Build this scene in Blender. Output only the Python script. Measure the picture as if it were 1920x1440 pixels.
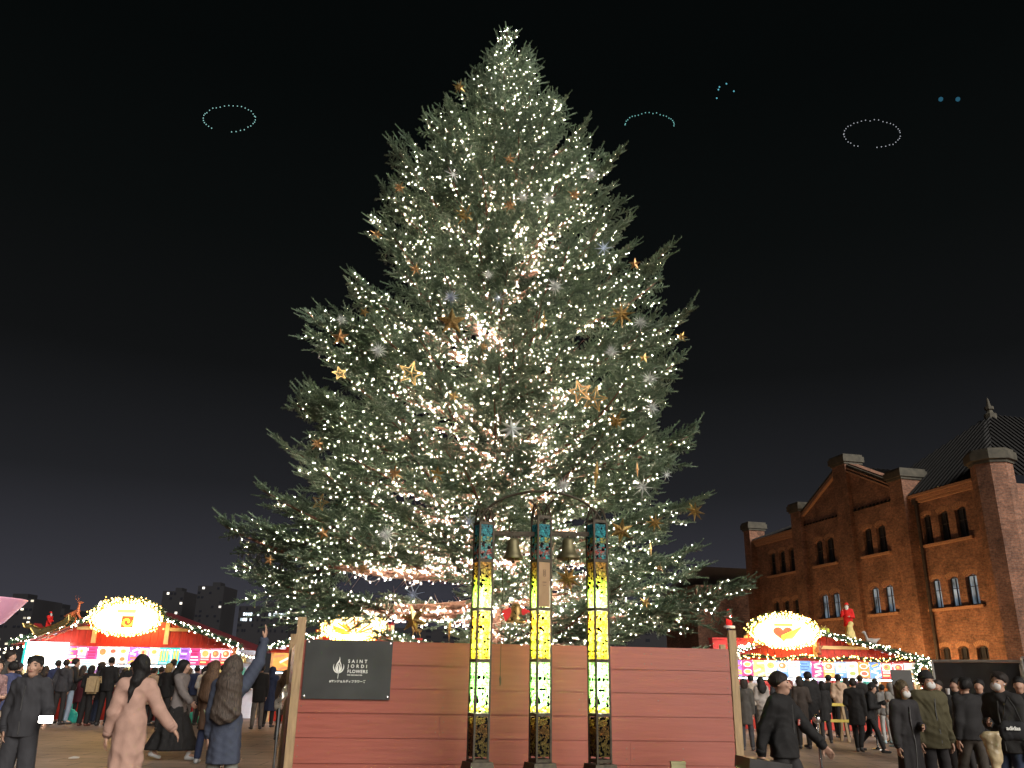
import bpy, bmesh, math, random
import numpy as np
from mathutils import Vector, Matrix, Euler
from mathutils.geometry import tessellate_polygon
for o in list(bpy.data.objects): bpy.data.objects.remove(o)
S = bpy.context.scene
COL = S.collection
PI = math.pi
R = math.radians
# ------------------------------------------------------------------ camera
F_PX, TILT, ROLL, EYE = 1560.0, R(19.2), R(1.05), 1.55
_fw = Vector((0, math.cos(TILT), math.sin(TILT)))
_u0 = Vector((0, -math.sin(TILT), math.cos(TILT)))
_r0 = Vector((1, 0, 0))
_rt = math.cos(ROLL) * _r0 + math.sin(ROLL) * _u0
_up = -math.sin(ROLL) * _r0 + math.cos(ROLL) * _u0
cd = bpy.data.cameras.new('camera')
cam = bpy.data.objects.new('camera', cd); COL.objects.link(cam)
cd.sensor_width = 36; cd.lens = F_PX / 1920 * 36; cd.clip_start = 0.1; cd.clip_end = 3000
m3 = Matrix((_rt, _up, -_fw)).transposed()
cam.matrix_world = Matrix.Translation((0, 0, EYE)) @ m3.to_4x4()
S.camera = cam
# ------------------------------------------------------------------ night sky: dark zenith, city glow at the horizon
W = bpy.data.worlds.new('World'); S.world = W; W.use_nodes = True
nt = W.node_tree; nt.nodes.clear()
_tc = nt.nodes.new('ShaderNodeTexCoord'); _sp = nt.nodes.new('ShaderNodeSeparateXYZ')
_rp = nt.nodes.new('ShaderNodeValToRGB'); _bg = nt.nodes.new('ShaderNodeBackground'); _wo = nt.nodes.new('ShaderNodeOutputWorld')
nt.links.new(_tc.outputs['Generated'], _sp.inputs[0]); nt.links.new(_sp.outputs['Z'], _rp.inputs[0])
nt.links.new(_rp.outputs[0], _bg.inputs[0]); nt.links.new(_bg.outputs[0], _wo.inputs[0])
_el = _rp.color_ramp.elements
_el[0].position = 0.0; _el[0].color = (0.050, 0.050, 0.062, 1)
_el[1].position = 1.0; _el[1].color = (0.0012, 0.0018, 0.0018, 1)
for p, c in ((0.09, (0.037, 0.037, 0.046)), (0.2, (0.0150, 0.0155, 0.018)), (0.33, (0.0058, 0.0063, 0.0067)), (0.47, (0.0032, 0.0040, 0.0040)), (0.62, (0.0018, 0.0026, 0.0026))):
    e = _el.new(p); e.color = (*c, 1)
_bg.inputs[1].default_value = 0.36
# the plaza's floodlights behind the camera: one soft warm key
sd = bpy.data.lights.new('plaza_key', 'SUN'); sd.energy = 1.5; sd.angle = R(40); sd.color = (1.0, 0.94, 0.86)
sun = bpy.data.objects.new('plaza_key', sd); COL.objects.link(sun)
sun.rotation_euler = Vector((-0.55, 0.84, -0.50)).to_track_quat('-Z', 'Y').to_euler()
S.view_settings.view_transform = 'Standard'; S.view_settings.look = 'None'
S.view_settings.exposure = 1.48; S.view_settings.gamma = 1; S.view_settings.use_curve_mapping = False
S.render.engine = 'CYCLES'
S.cycles.use_denoising = True
S.cycles.max_bounces = 6; S.cycles.diffuse_bounces = 3; S.cycles.glossy_bounces = 3; S.cycles.transparent_max_bounces = 12
S.cycles.sample_clamp_indirect = 6.0
S.cycles.caustics_reflective = False; S.cycles.caustics_refractive = False
# ------------------------------------------------------------------ helpers
def ray(u, v): return _fw * F_PX + _rt * (u - 960) + _up * (720 - v)
def at(u, v, Y):
    d = ray(u, v); return Vector((0, 0, EYE)) + d * (Y / d.y)
def link(name, data, parent=None):
    o = bpy.data.objects.new(name, data); COL.objects.link(o)
    if parent is not None: o.parent = parent
    return o
def tag(o, label=None, cat=None, group=None, kind=None):
    if label: o['label'] = label
    if cat: o['category'] = cat
    if group: o['group'] = group
    if kind: o['kind'] = kind
    return o
def thing(name, label, cat, loc=(0, 0, 0), rz=0.0, group=None):
    o = link(name, None); o.location = loc; o.rotation_euler = (0, 0, rz)
    return tag(o, label, cat, group)
class MB:
    """collects shapes for one mesh"""
    def __init__(s): s.v = []; s.f = []; s.m = []; s.c = []
    def add(s, verts, faces, mi=0, col=None):
        n = len(s.v); s.v += [tuple(p) for p in verts]
        for f in faces: s.f.append([n + i for i in f]); s.m.append(mi); s.c.append(col)
        return s
    def box(s, c, d, rot=None, mi=0, col=None):
        x, y, z = d[0] / 2, d[1] / 2, d[2] / 2
        P = [Vector(p) for p in ((-x, -y, -z), (x, -y, -z), (x, y, -z), (-x, y, -z), (-x, -y, z), (x, -y, z), (x, y, z), (-x, y, z))]
        if rot is not None:
            M = rot if isinstance(rot, Matrix) else Euler(rot).to_matrix()
            P = [M @ p for p in P]
        c = Vector(c)
        return s.add([p + c for p in P], [(0, 3, 2, 1), (4, 5, 6, 7), (0, 1, 5, 4), (1, 2, 6, 5), (2, 3, 7, 6), (3, 0, 4, 7)], mi, col)
    def beam(s, a, b, w, h, mi=0, col=None):
        a, b = Vector(a), Vector(b); d = b - a
        return s.box((a + b) / 2, (w, d.length, h), d.to_track_quat('Y', 'Z').to_matrix(), mi, col)
    def tube(s, pts, rad, n=8, mi=0, cap=True, col=None):
        pts = [Vector(p) for p in pts]; k = len(pts)
        rad = [rad] * k if isinstance(rad, (int, float)) else rad
        rings = []; ref = None
        for i in range(k):
            d = (pts[min(i + 1, k - 1)] - pts[max(i - 1, 0)])
            d = d.normalized() if d.length > 1e-9 else Vector((0, 0, 1))
            if ref is None: ref = Vector((0, 0, 1)) if abs(d.z) < .9 else Vector((1, 0, 0))
            a = d.cross(ref).normalized(); b = d.cross(a).normalized(); ref = a.cross(d)
            rings.append([pts[i] + (a * math.cos(2 * PI * j / n) + b * math.sin(2 * PI * j / n)) * rad[i] for j in range(n)])
        fs = [(i * n + j, i * n + (j + 1) % n, (i + 1) * n + (j + 1) % n, (i + 1) * n + j) for i in range(k - 1) for j in range(n)]
        if cap: fs += [tuple(range(n))[::-1], tuple((k - 1) * n + j for j in range(n))]
        return s.add([p for r in rings for p in r], fs, mi, col)
    def lathe(s, prof, c=(0, 0, 0), n=20, mi=0, col=None, sx=1, sy=1):
        k = len(prof); c = Vector(c)
        vs = [c + Vector((r * math.cos(2 * PI * j / n) * sx, r * math.sin(2 * PI * j / n) * sy, z)) for r, z in prof for j in range(n)]
        fs = [(i * n + j, i * n + (j + 1) % n, (i + 1) * n + (j + 1) % n, (i + 1) * n + j) for i in range(k - 1) for j in range(n)]
        fs += [tuple(range(n))[::-1], tuple((k - 1) * n + j for j in range(n))]
        return s.add(vs, fs, mi, col)
    def ball(s, c, r, n=8, k=5, mi=0, col=None, sc=(1, 1, 1)):
        c = Vector(c)
        vs = [c + Vector((0, 0, -r * sc[2]))]
        for i in range(1, k):
            t = PI * i / k
            vs += [c + Vector((r * math.sin(t) * math.cos(2 * PI * j / n) * sc[0], r * math.sin(t) * math.sin(2 * PI * j / n) * sc[1], -r * math.cos(t) * sc[2])) for j in range(n)]
        vs.append(c + Vector((0, 0, r * sc[2]))); L = len(vs) - 1
        fs = [(0, 1 + (j + 1) % n, 1 + j) for j in range(n)]
        for i in range(k - 2):
            fs += [(1 + i * n + j, 1 + i * n + (j + 1) % n, 1 + (i + 1) * n + (j + 1) % n, 1 + (i + 1) * n + j) for j in range(n)]
        fs += [(L, 1 + (k - 2) * n + j, 1 + (k - 2) * n + (j + 1) % n) for j in range(n)]
        return s.add(vs, fs, mi, col)
    def slab(s, outer, holes, y0, y1, mi=0):
        """plate in the local x-z plane with holes, from y0 (front) to y1 (back)"""
        loops = [[Vector((x, z, 0)) for x, z in outer]] + [[Vector((x, z, 0)) for x, z in h] for h in holes]
        flat = [p for l in loops for p in l]; n = len(flat)
        tr = tessellate_polygon(loops)
        vs = [(p.x, y0, p.y) for p in flat] + [(p.x, y1, p.y) for p in flat]
        fs = []
        for t in tr:
            a, b, c = (flat[i] for i in t)
            w = (b - a).cross(c - a).z
            t = t if w > 0 else t[::-1]
            fs.append(tuple(t)); fs.append(tuple(n + i for i in t[::-1]))
        b0 = 0
        for l in loops:
            k = len(l)
            fs += [(b0 + i, n + b0 + i, n + b0 + (i + 1) % k, b0 + (i + 1) % k) for i in range(k)]
            b0 += k
        return s.add(vs, fs, mi)
    def mesh(s, name, mats, smooth=False):
        me = bpy.data.meshes.new(name); me.from_pydata(s.v, [], s.f)
        for m in (mats if isinstance(mats, (list, tuple)) else [mats]): me.materials.append(m)
        if max(s.m, default=0): me.polygons.foreach_set('material_index', s.m)
        if any(c is not None for c in s.c):
            ca = me.color_attributes.new('Col', 'FLOAT_COLOR', 'CORNER')
            buf = []
            for f, c in zip(s.f, s.c): buf += list((*(c or (1, 1, 1)), 1.0)) * len(f)
            ca.data.foreach_set('color', buf)
        if smooth: me.polygons.foreach_set('use_smooth', [True] * len(me.polygons))
        me.validate(); me.update()
        return me
    def build(s, name, mats, parent=None, smooth=False): return link(name, s.mesh(name, mats, smooth), parent)
def tri_mesh(name, V, Fc, mats, mi=None, smooth=False, tint=None):
    """big triangle meshes from numpy arrays"""
    me = bpy.data.meshes.new(name); n, k = len(V), len(Fc)
    me.vertices.add(n); me.vertices.foreach_set('co', np.ascontiguousarray(V, np.float32).ravel())
    w = Fc.shape[1]
    me.loops.add(k * w); me.loops.foreach_set('vertex_index', np.ascontiguousarray(Fc, np.int32).ravel())
    me.polygons.add(k); me.polygons.foreach_set('loop_start', np.arange(0, k * w, w, dtype=np.int32))
    for m in (mats if isinstance(mats, (list, tuple)) else [mats]): me.materials.append(m)
    if mi is not None: me.polygons.foreach_set('material_index', np.ascontiguousarray(mi, np.int32))
    if smooth: me.polygons.foreach_set('use_smooth', np.ones(k, bool))
    if tint is not None:
        a = me.attributes.new('tint', 'FLOAT', 'POINT'); a.data.foreach_set('value', np.ascontiguousarray(tint, np.float32))
    me.update(calc_edges=True)
    return me
# ------------------------------------------------------------------ materials
MATS = {}
def N(t, typ, **kw):
    n = t.nodes.new(typ)
    for k, v in kw.items():
        if k in n.inputs: n.inputs[k].default_value = v
        else: setattr(n, k, v)
    return n
def mat(name, col=(.5, .5, .5), rough=.6, metal=0.0, var=.18, scale=6.0, bump=0.0, bscale=40.0, emit=None, estr=0.0, spec=.4, attr=None, stretch=None):
    if name in MATS: return MATS[name]
    m = bpy.data.materials.new(name); m.use_nodes = True; t = m.node_tree
    p = t.nodes['Principled BSDF']
    p.inputs['Roughness'].default_value = rough; p.inputs['Metallic'].default_value = metal
    p.inputs['Specular IOR Level'].default_value = spec
    tc = N(t, 'ShaderNodeTexCoord'); vec = tc.outputs['Object']
    if stretch:
        mp = N(t, 'ShaderNodeMapping'); mp.inputs['Scale'].default_value = stretch; t.links.new(vec, mp.inputs[0]); vec = mp.outputs[0]
    if attr:
        a = N(t, 'ShaderNodeAttribute', attribute_name=attr); base = a.outputs['Color']
    else:
        c = N(t, 'ShaderNodeRGB'); c.outputs[0].default_value = (*col, 1); base = c.outputs[0]
    if var > 0:
        nz = N(t, 'ShaderNodeTexNoise', Scale=scale, Detail=5.0); t.links.new(vec, nz.inputs['Vector'])
        mr = N(t, 'ShaderNodeMapRange'); t.links.new(nz.outputs['Fac'], mr.inputs['Value'])
        mr.inputs['From Min'].default_value = .3; mr.inputs['From Max'].default_value = .7
        mr.inputs['To Min'].default_value = 1 - var; mr.inputs['To Max'].default_value = 1 + var
        mx = N(t, 'ShaderNodeVectorMath', operation='SCALE'); t.links.new(base, mx.inputs[0]); t.links.new(mr.outputs[0], mx.inputs['Scale'])
        base = mx.outputs[0]
        rr = N(t, 'ShaderNodeMapRange'); t.links.new(nz.outputs['Fac'], rr.inputs['Value'])
        rr.inputs['To Min'].default_value = max(.02, rough - .12); rr.inputs['To Max'].default_value = min(1, rough + .12); t.links.new(rr.outputs[0], p.inputs['Roughness'])
    t.links.new(base, p.inputs['Base Color'])
    if bump > 0:
        bn = N(t, 'ShaderNodeTexNoise', Scale=bscale, Detail=4.0); t.links.new(vec, bn.inputs['Vector'])
        bp = N(t, 'ShaderNodeBump', Strength=bump, Distance=.01); t.links.new(bn.outputs['Fac'], bp.inputs['Height']); t.links.new(bp.outputs[0], p.inputs['Normal'])
    if estr > 0:
        if emit is None: t.links.new(base, p.inputs['Emission Color'])
        else: p.inputs['Emission Color'].default_value = (*emit, 1)
        p.inputs['Emission Strength'].default_value = estr
    MATS[name] = m; return m
def glow(name, col, strength):
    if name in MATS: return MATS[name]
    m = bpy.data.materials.new(name); m.use_nodes = True; t = m.node_tree; t.nodes.clear()
    e = N(t, 'ShaderNodeEmission', Strength=strength); e.inputs[0].default_value = (*col, 1)
    o = N(t, 'ShaderNodeOutputMaterial'); t.links.new(e.outputs[0], o.inputs[0])
    MATS[name] = m; return m
black_metal = mat('black_metal', (.02, .02, .02), .4, .6, .3)
chrome = mat('chrome', (.6, .6, .6), .2, 1.0, .1)
pale_wood = mat('pale_wood', (.34, .235, .13), .65, 0, .28, 5, .3, 60, stretch=(6, 6, .7))
red_paint = mat('red_paint', (.30, .085, .062), .40, 0, .10, 5, .2, 26, stretch=(.35, 2, 6))
gold = mat('gold_foil', (.40, .27, .10), .3, .85, .3, 12)
gold_dark = mat('copper_foil', (.32, .18, .075), .36, .75, .3, 12)
silver = mat('silver_glitter', (.62, .66, .64), .4, .55, .35, 60, .5, 120)
bark = mat('fir_bark', (.19, .105, .075), .85, 0, .4, 14, .8, 30)
bronze = mat('bell_bronze', (.13, .115, .06), .5, .55, .3, 8)
iron = mat('weathered_iron', (.055, .045, .03), .55, .45, .4, 20, .3, 60)
# ------------------------------------------------------------------ ground
def ground_mat():
    m = bpy.data.materials.new('plaza_paving'); m.use_nodes = True; t = m.node_tree; p = t.nodes['Principled BSDF']
    tc = N(t, 'ShaderNodeTexCoord')
    n1 = N(t, 'ShaderNodeTexNoise', Scale=.55, Detail=6.0); n2 = N(t, 'ShaderNodeTexNoise', Scale=38.0, Detail=4.0); n3 = N(t, 'ShaderNodeTexNoise', Scale=5.0, Detail=5.0, Roughness=.65)
    mp = N(t, 'ShaderNodeMapping'); mp.inputs['Scale'].default_value = (.35, 1.6, 1)
    t.links.new(tc.outputs['Object'], mp.inputs[0]); t.links.new(mp.outputs[0], n3.inputs['Vector'])
    for n in (n1, n2): t.links.new(tc.outputs['Object'], n.inputs['Vector'])
    br = N(t, 'ShaderNodeTexBrick', Scale=1.0); br.inputs['Brick Width'].default_value = 1.2; br.inputs['Row Height'].default_value = .6
    br.inputs['Mortar Size'].default_value = .014; br.inputs['Color1'].default_value = (.25, .175, .135, 1); br.inputs['Color2'].default_value = (.20, .145, .105, 1); br.inputs['Mortar'].default_value = (.055, .042, .034, 1)
    t.links.new(tc.outputs['Object'], br.inputs['Vector'])
    a = N(t, 'ShaderNodeMath', operation='MULTIPLY'); t.links.new(n1.outputs['Fac'], a.inputs[0]); t.links.new(n3.outputs['Fac'], a.inputs[1])
    mr = N(t, 'ShaderNodeMapRange'); t.links.new(a.outputs[0], mr.inputs[0]); mr.inputs['From Min'].default_value = .1; mr.inputs['From Max'].default_value = .42; mr.inputs['To Min'].default_value = .55; mr.inputs['To Max'].default_value = 1.5
    mr2 = N(t, 'ShaderNodeMapRange'); t.links.new(n2.outputs['Fac'], mr2.inputs[0]); mr2.inputs['To Min'].default_value = .7; mr2.inputs['To Max'].default_value = 1.3
    b = N(t, 'ShaderNodeMath', operation='MULTIPLY'); t.links.new(mr.outputs[0], b.inputs[0]); t.links.new(mr2.outputs[0], b.inputs[1])
    sc = N(t, 'ShaderNodeVectorMath', operation='SCALE'); t.links.new(br.outputs['Color'], sc.inputs[0]); t.links.new(b.outputs[0], sc.inputs['Scale'])
    t.links.new(sc.outputs[0], p.inputs['Base Color']); p.inputs['Roughness'].default_value = .62
    bp = N(t, 'ShaderNodeBump', Strength=.5, Distance=.02); t.links.new(n3.outputs['Fac'], bp.inputs['Height']); t.links.new(bp.outputs[0], p.inputs['Normal'])
    return m
g = MB().add([(-1500, -60, 0), (1500, -60, 0), (1500, 2400, 0), (-1500, 2400, 0)], [(0, 1, 2, 3)]).build('ground', ground_mat()); tag(g, kind='structure')
# ------------------------------------------------------------------ the big fir
TX, TY = -0.24, 15.0
rng = np.random.default_rng(11); rnd = random.Random(5)
def needle_mat():
    m = bpy.data.materials.new('fir_needles'); m.use_nodes = True; t = m.node_tree; p = t.nodes['Principled BSDF']
    a = N(t, 'ShaderNodeAttribute', attribute_name='tint')
    oi = N(t, 'ShaderNodeObjectInfo')
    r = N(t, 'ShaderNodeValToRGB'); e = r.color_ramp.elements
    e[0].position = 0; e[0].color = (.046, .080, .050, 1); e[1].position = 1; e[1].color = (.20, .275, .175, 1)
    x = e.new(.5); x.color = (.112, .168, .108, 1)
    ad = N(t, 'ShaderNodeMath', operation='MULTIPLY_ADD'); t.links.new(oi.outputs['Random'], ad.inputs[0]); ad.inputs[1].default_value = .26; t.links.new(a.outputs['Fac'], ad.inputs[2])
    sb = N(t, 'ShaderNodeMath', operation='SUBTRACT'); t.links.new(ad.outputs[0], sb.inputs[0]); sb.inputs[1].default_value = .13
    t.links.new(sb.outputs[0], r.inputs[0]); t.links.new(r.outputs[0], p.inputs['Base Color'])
    p.inputs['Roughness'].default_value = .42; p.inputs['Specular IOR Level'].default_value = .5
    return m
needles = needle_mat()
def shoot_needles(P, D, Ln, tint, per_m=200, nl=.034, nw=.0105):
    """needles (one triangle each) and a three-sided twig for every shoot"""
    n = np.maximum(4, (Ln * per_m).astype(int)); idx = np.repeat(np.arange(len(Ln)), n); k = len(idx)
    t = rng.random(k) ** .9
    p = P[idx] + D[idx] * (t * Ln[idx])[:, None]
    d = D[idx]; upv = np.tile([0., 0, 1], (k, 1)) + .15 * rng.normal(size=(k, 3))
    side = np.cross(d, upv); side /= np.linalg.norm(side, axis=1)[:, None] + 1e-9
    u2 = np.cross(side, d)
    th = np.where(rng.random(k) < .5, 0, PI) + rng.normal(0, .55, k); th = np.where(rng.random(k) < .25, rng.uniform(0, PI, k), th)
    out = side * np.cos(th)[:, None] + u2 * np.sin(th)[:, None]
    an = rng.normal(.92, .12, k)[:, None]
    nd = d * np.cos(an) + out * np.sin(an)
    ln = nl * rng.uniform(.75, 1.2, k) * np.where(t > .9, .8, 1)
    wv = np.cross(nd, upv); wv /= np.linalg.norm(wv, axis=1)[:, None] + 1e-9
    w = wv * (nw / 2)
    V = np.stack([p + w, p - w, p + nd * ln[:, None]], 1).reshape(-1, 3)
    F = np.arange(3 * k).reshape(-1, 3)
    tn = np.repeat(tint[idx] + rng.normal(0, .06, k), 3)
    return V, F, tn
def twig(P0, P1, r0, r1):
    """three-sided sticks, vectorised"""
    D = P1 - P0; L = np.linalg.norm(D, axis=1)[:, None] + 1e-9; d = D / L
    a = np.cross(d, np.array([.3, .2, .93])); a /= np.linalg.norm(a, axis=1)[:, None] + 1e-9; b = np.cross(d, a)
    vs = []
    for P, r in ((P0, r0), (P1, r1)):
        for j in range(3):
            an = 2 * PI * j / 3; vs.append(P + (a * math.cos(an) + b * math.sin(an)) * np.reshape(r, (-1, 1)))
    V = np.stack(vs, 1).reshape(-1, 3); o = (np.arange(len(P0)) * 6)[:, None]
    F = np.concatenate([o + np.array(f) for f in ((0, 1, 4), (0, 4, 3), (1, 2, 5), (1, 5, 4), (2, 0, 3), (2, 3, 5))])
    return V, F
def unit(v): return v / (np.linalg.norm(v) + 1e-9)
def make_bough(L, seed, leader=False):
    """one limb along +X: bare near the trunk, flat feathery sprays outside; returns mesh and the light-string paths"""
    global rng
    rng = np.random.default_rng(seed)
    sag = 0.05 if not leader else 0
    nb = 14
    s = np.linspace(0, 1, nb + 1)
    w1, w2 = rng.normal(0, .02 * L, 2)
    ax = np.stack([s * L, w1 * np.sin(s * 3) + w2 * np.sin(s * 6.1) * .5, -sag * L * 4 * s * (1 - s) + .035 * L * s ** 4], 1)
    def axp(q):
        q = min(max(q, 0), 1) * nb; i = min(int(q), nb - 1); return ax[i] + (ax[i + 1] - ax[i]) * (q - i)
    r_base = .016 + .012 * L
    wood = MB(); wood.tube([tuple(p) for p in ax], [r_base * (1 - .86 * q) for q in s], 6)
    SP, SD, SL, ST = [], [], [], []; T0, T1, TR0, TR1 = [], [], [], []
    paths = []
    bare = .50 if L > 2.4 else (.22 if L > 1.2 else .05)
    main_path = []
    q = .10
    while q < .98:
        th = q * L * 13 + rng.random() * .5; rr = .045 + .02 * rng.random()
        c = axp(q); main_path.append(c + np.array([0, math.cos(th) * rr, math.sin(th) * rr])); q += ((.050 if q < .5 else .095) if L > 1.6 else .05) / L
    paths.append((main_path, 1))
    if L > 1.6:      # a second strand on the thick inner part of the limb
        mp2 = []; q = .06
        while q < .5: th = -q * L * 17 + 2 + rng.random(); c = axp(q); rr = .06 + .05 * rng.random(); mp2.append(c + np.array([0, math.cos(th) * rr, math.sin(th) * rr])); q += .065 / L
        paths.append((mp2, 1))
        mp3 = []; q = .22
        while q < .62: th = q * L * 9 + 4 + rng.random(); c = axp(q); rr = .10 + .08 * rng.random(); mp3.append(c + np.array([0, math.cos(th) * rr, math.sin(th) * rr])); q += .10 / L
        paths.append((mp3, 1))
    step = .15 if L > 1 else .10
    x = bare * L; sgn = 1
    while x < L * .985:
        q = x / L
        sl = min(.62 * (L - x) + .20, .16 + .55 * L * (1 - q) ** .7 * (1 if q > bare + .12 else .7)) * rng.uniform(.7, 1.15)
        sl = min(sl, 1.38)
        ang = rng.uniform(.68, .98) * (1 - .25 * q); el = rng.normal(.02, .16)
        if leader: roll = rng.uniform(0, 2 * PI)
        p0 = axp(q); axd = unit(axp(q + .03) - axp(q - .03))
        if leader:
            o = np.array([0, math.cos(roll), math.sin(roll)])
        else:
            o = np.array([0, sgn * math.cos(el), math.sin(el)])
        d0 = unit(axd * math.cos(ang) + o * math.sin(ang))
        m = max(2, int(sl / .12)); pts = [p0]; d = d0.copy()
        for i in range(m):
            d = unit(d + np.array([.05, 0, -.035 + .05 * i / m]) + rng.normal(0, .045, 3)); pts.append(pts[-1] + d * sl / m)
        for i in range(m):
            T0.append(pts[i]); T1.append(pts[i + 1]); TR0.append(.004 + .008 * sl * (1 - i / m)); TR1.append(.004 + .008 * sl * (1 - (i + 1) / m))
            dd = unit(pts[i + 1] - pts[i])
            if i / m > .12 or sl < .5:
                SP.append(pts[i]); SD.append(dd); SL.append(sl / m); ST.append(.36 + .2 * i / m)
            # side shoots, both sides, plus a few on top
            ns = 2 if sl / m > .1 else 1
            for j in range(ns * 2):
                f = (j // 2 + rng.random() * .6) / ns
                b = pts[i] + (pts[i + 1] - pts[i]) * f; rem = 1 - (i + f) / m
                l2 = min(.34, .09 + .34 * sl * rem * rng.uniform(.5, 1)) * rng.uniform(.7, 1.15)
                sd = np.cross(dd, [0, 0, 1]) * (1 if j % 2 else -1)
                tl = rng.normal(.08, .24)
                d2 = unit(dd * math.cos(.85) + unit(sd) * math.sin(.85) + np.array([0, 0, tl]))
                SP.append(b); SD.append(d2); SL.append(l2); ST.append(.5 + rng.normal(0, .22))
                if l2 > .17:   # forked tip
                    for k3 in (-1, 1):
                        d3 = unit(d2 * .8 + np.cross(d2, [0, 0, 1]) * .55 * k3 + np.array([0, 0, rng.normal(.05, .15)]))
                        SP.append(b + d2 * l2 * rng.uniform(.35, .6)); SD.append(d3); SL.append(l2 * rng.uniform(.4, .6)); ST.append(.58 + rng.normal(0, .22))
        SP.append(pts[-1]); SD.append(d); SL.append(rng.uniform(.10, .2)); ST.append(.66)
        if rng.random() < (.62 if q < .75 else .34) and sl > .2:
            k = max(2, int(sl * .9 / .078)); pp = []
            for i in range(k):
                f = (i + .5 * rng.random()) / k * m; i0 = min(int(f), m - 1)
                c = pts[i0] + (pts[i0 + 1] - pts[i0]) * (f - i0)
                pp.append(c + np.array([0, 0, .02]) + rng.normal(0, .025, 3))
            paths.append((pp, 0))
        x += step * rng.uniform(.7, 1.3); sgn = -sgn
    # a few upright shoots along the top and the tip itself
    for i in range(int(6 + 5 * L)):
        q = bare + (1 - bare) * rng.random() ** .8
        SP.append(axp(q)); SD.append(unit(np.array([.7, rng.normal(0, .5), .55]))); SL.append(rng.uniform(.10, .19)); ST.append(.6)
    for k in range(5):
        SP.append(axp(.95 + .012 * k)); SD.append(unit(np.array([1, (k - 2) * .38, .15 + .2 * rng.random()]))); SL.append(rng.uniform(.10, .2)); ST.append(.7)
    for i in range(nb):
        if s[i] > bare + .1: SP.append(ax[i]); SD.append(unit(ax[i + 1] - ax[i])); SL.append(np.linalg.norm(ax[i + 1] - ax[i])); ST.append(.45)
    # dead inner twigs
    if L > 1.6:
        for i in range(int(5 * L)):
            q = rng.uniform(.08, bare + .1); p0 = axp(q); d = unit(np.array([.6, rng.choice([-1, 1]), rng.normal(0, .35)])); l = rng.uniform(.15, .5)
            T0.append(p0); T1.append(p0 + d * l); TR0.append(.006); TR1.append(.002)
    P, D, Ln, Tn = np.array(SP), np.array(SD), np.array(SL), np.array(ST)
    V1, F1, t1 = shoot_needles(P, D, Ln, Tn)
    V2, F2 = twig(np.array(T0), np.array(T1), TR0, TR1)
    V3, F3 = twig(P, P + D * Ln[:, None] * .97, np.full(len(P), .011), np.full(len(P), .006))
    wv = np.array(wood.v); wf = []
    for f in wood.f:
        for i in range(1, len(f) - 1): wf.append((f[0], f[i], f[i + 1]))
    wf = np.array(wf)
    V = np.concatenate([V1, V2, wv, V3]); F = np.concatenate([F1, F2 + len(V1), wf + len(V1) + len(V2), F3 + len(V1) + len(V2) + len(wv)])
    mi = np.concatenate([np.zeros(len(F1)), np.ones(len(F2) + len(wf)), np.zeros(len(F3))]).astype(np.int32)
    tint = np.concatenate([t1, np.full(len(V2) + len(wv), .5), np.repeat(Tn, 6)])
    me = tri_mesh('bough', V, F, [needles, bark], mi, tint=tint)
    return me, paths
CLASSES = [.55, .85, 1.3, 1.9, 2.7, 3.6, 4.6]
LIB = {(c, k): make_bough(c, 100 * i + k) for i, c in enumerate(CLASSES) for k in range(3)}
LEFT_T = [(915, 120), (895, 160), (840, 205), (800, 235), (757, 258), (733, 300), (716, 372), (685, 403), (716, 480), (640, 540), (570, 602), (582, 655), (628, 700), (562, 738), (545, 772), (503, 832), (540, 885), (522, 942), (425, 1010), (442, 1076), (476, 1100), (560, 1112)]
RIGHT_T = [(985, 110), (1003, 122), (1058, 190), (1108, 224), (1114, 300), (1165, 308), (1188, 410), (1262, 478), (1240, 540), (1298, 600), (1282, 688), (1248, 752), (1308, 828), (1262, 885), (1348, 935), (1256, 990), (1325, 1035), (1312, 1085), (1405, 1114)]
def prof(T, s):
    a = sorted((at(u, v, TY).z, (at(u, v, TY).x - TX) * s) for u, v in T)
    return np.array(a)
PL, PR = prof(LEFT_T, -1), prof(RIGHT_T, 1)
def rad(z, phi):
    a = np.interp(z, PL[:, 0], PL[:, 1]); b = np.interp(z, PR[:, 0], PR[:, 1]); c = (1 + math.cos(phi)) / 2
    return a * (1 - c) + b * c
def pitch(z): return float(np.interp(z, [2, 4, 7, 10, 12.5, 13.8, 15], [R(2), R(7), R(17), R(27), R(38), R(50), R(68)]))
tree = thing('fir_tree', 'towering real fir tree covered in warm white lights behind the red plank fence', 'tree', (TX, TY, 0))
APEX = at(952, 52, TY).z
tk = MB(); tk.tube([(0, 0, 0), (.01, 0, 2.5), (-.01, .02, 6), (.02, 0, 10), (0, 0, 13), (0, 0, APEX - .35)], [.30, .25, .2, .12, .06, .018], 14)
tk.build('trunk', bark, tree, True)
STRINGS = []
n_bough = 0
def put_bough(phi, ztip, r, roll=0.0, pt=None, wide=1.0, zmin=1.75):
    global n_bough
    p = pitch(ztip) if pt is None else pt
    zb = max(zmin, ztip - r * math.tan(p)); p = math.atan2(ztip - zb, r)
    L = math.hypot(r, ztip - zb)
    c = min(CLASSES, key=lambda k: abs(math.log(k / L))); me, paths = LIB[(c, n_bough % 3)]
    o = link('bough', me, tree); n_bough += 1
    q = L / c
    M = Matrix.Translation((0, 0, zb)) @ Matrix.Rotation(phi, 4, 'Z') @ Matrix.Rotation(-p, 4, 'Y') @ Matrix.Rotation(roll, 4, 'X') @ Matrix.Diagonal((q, q * wide, q * wide, 1))
    o.matrix_local = M
    A = np.array(Matrix.Translation((TX, TY, 0)) @ M)
    for pp, main in paths:
        X = np.array(pp) @ A[:3, :3].T + A[:3, 3]
        if main or rnd.random() < .85: STRINGS.append(X)
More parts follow.
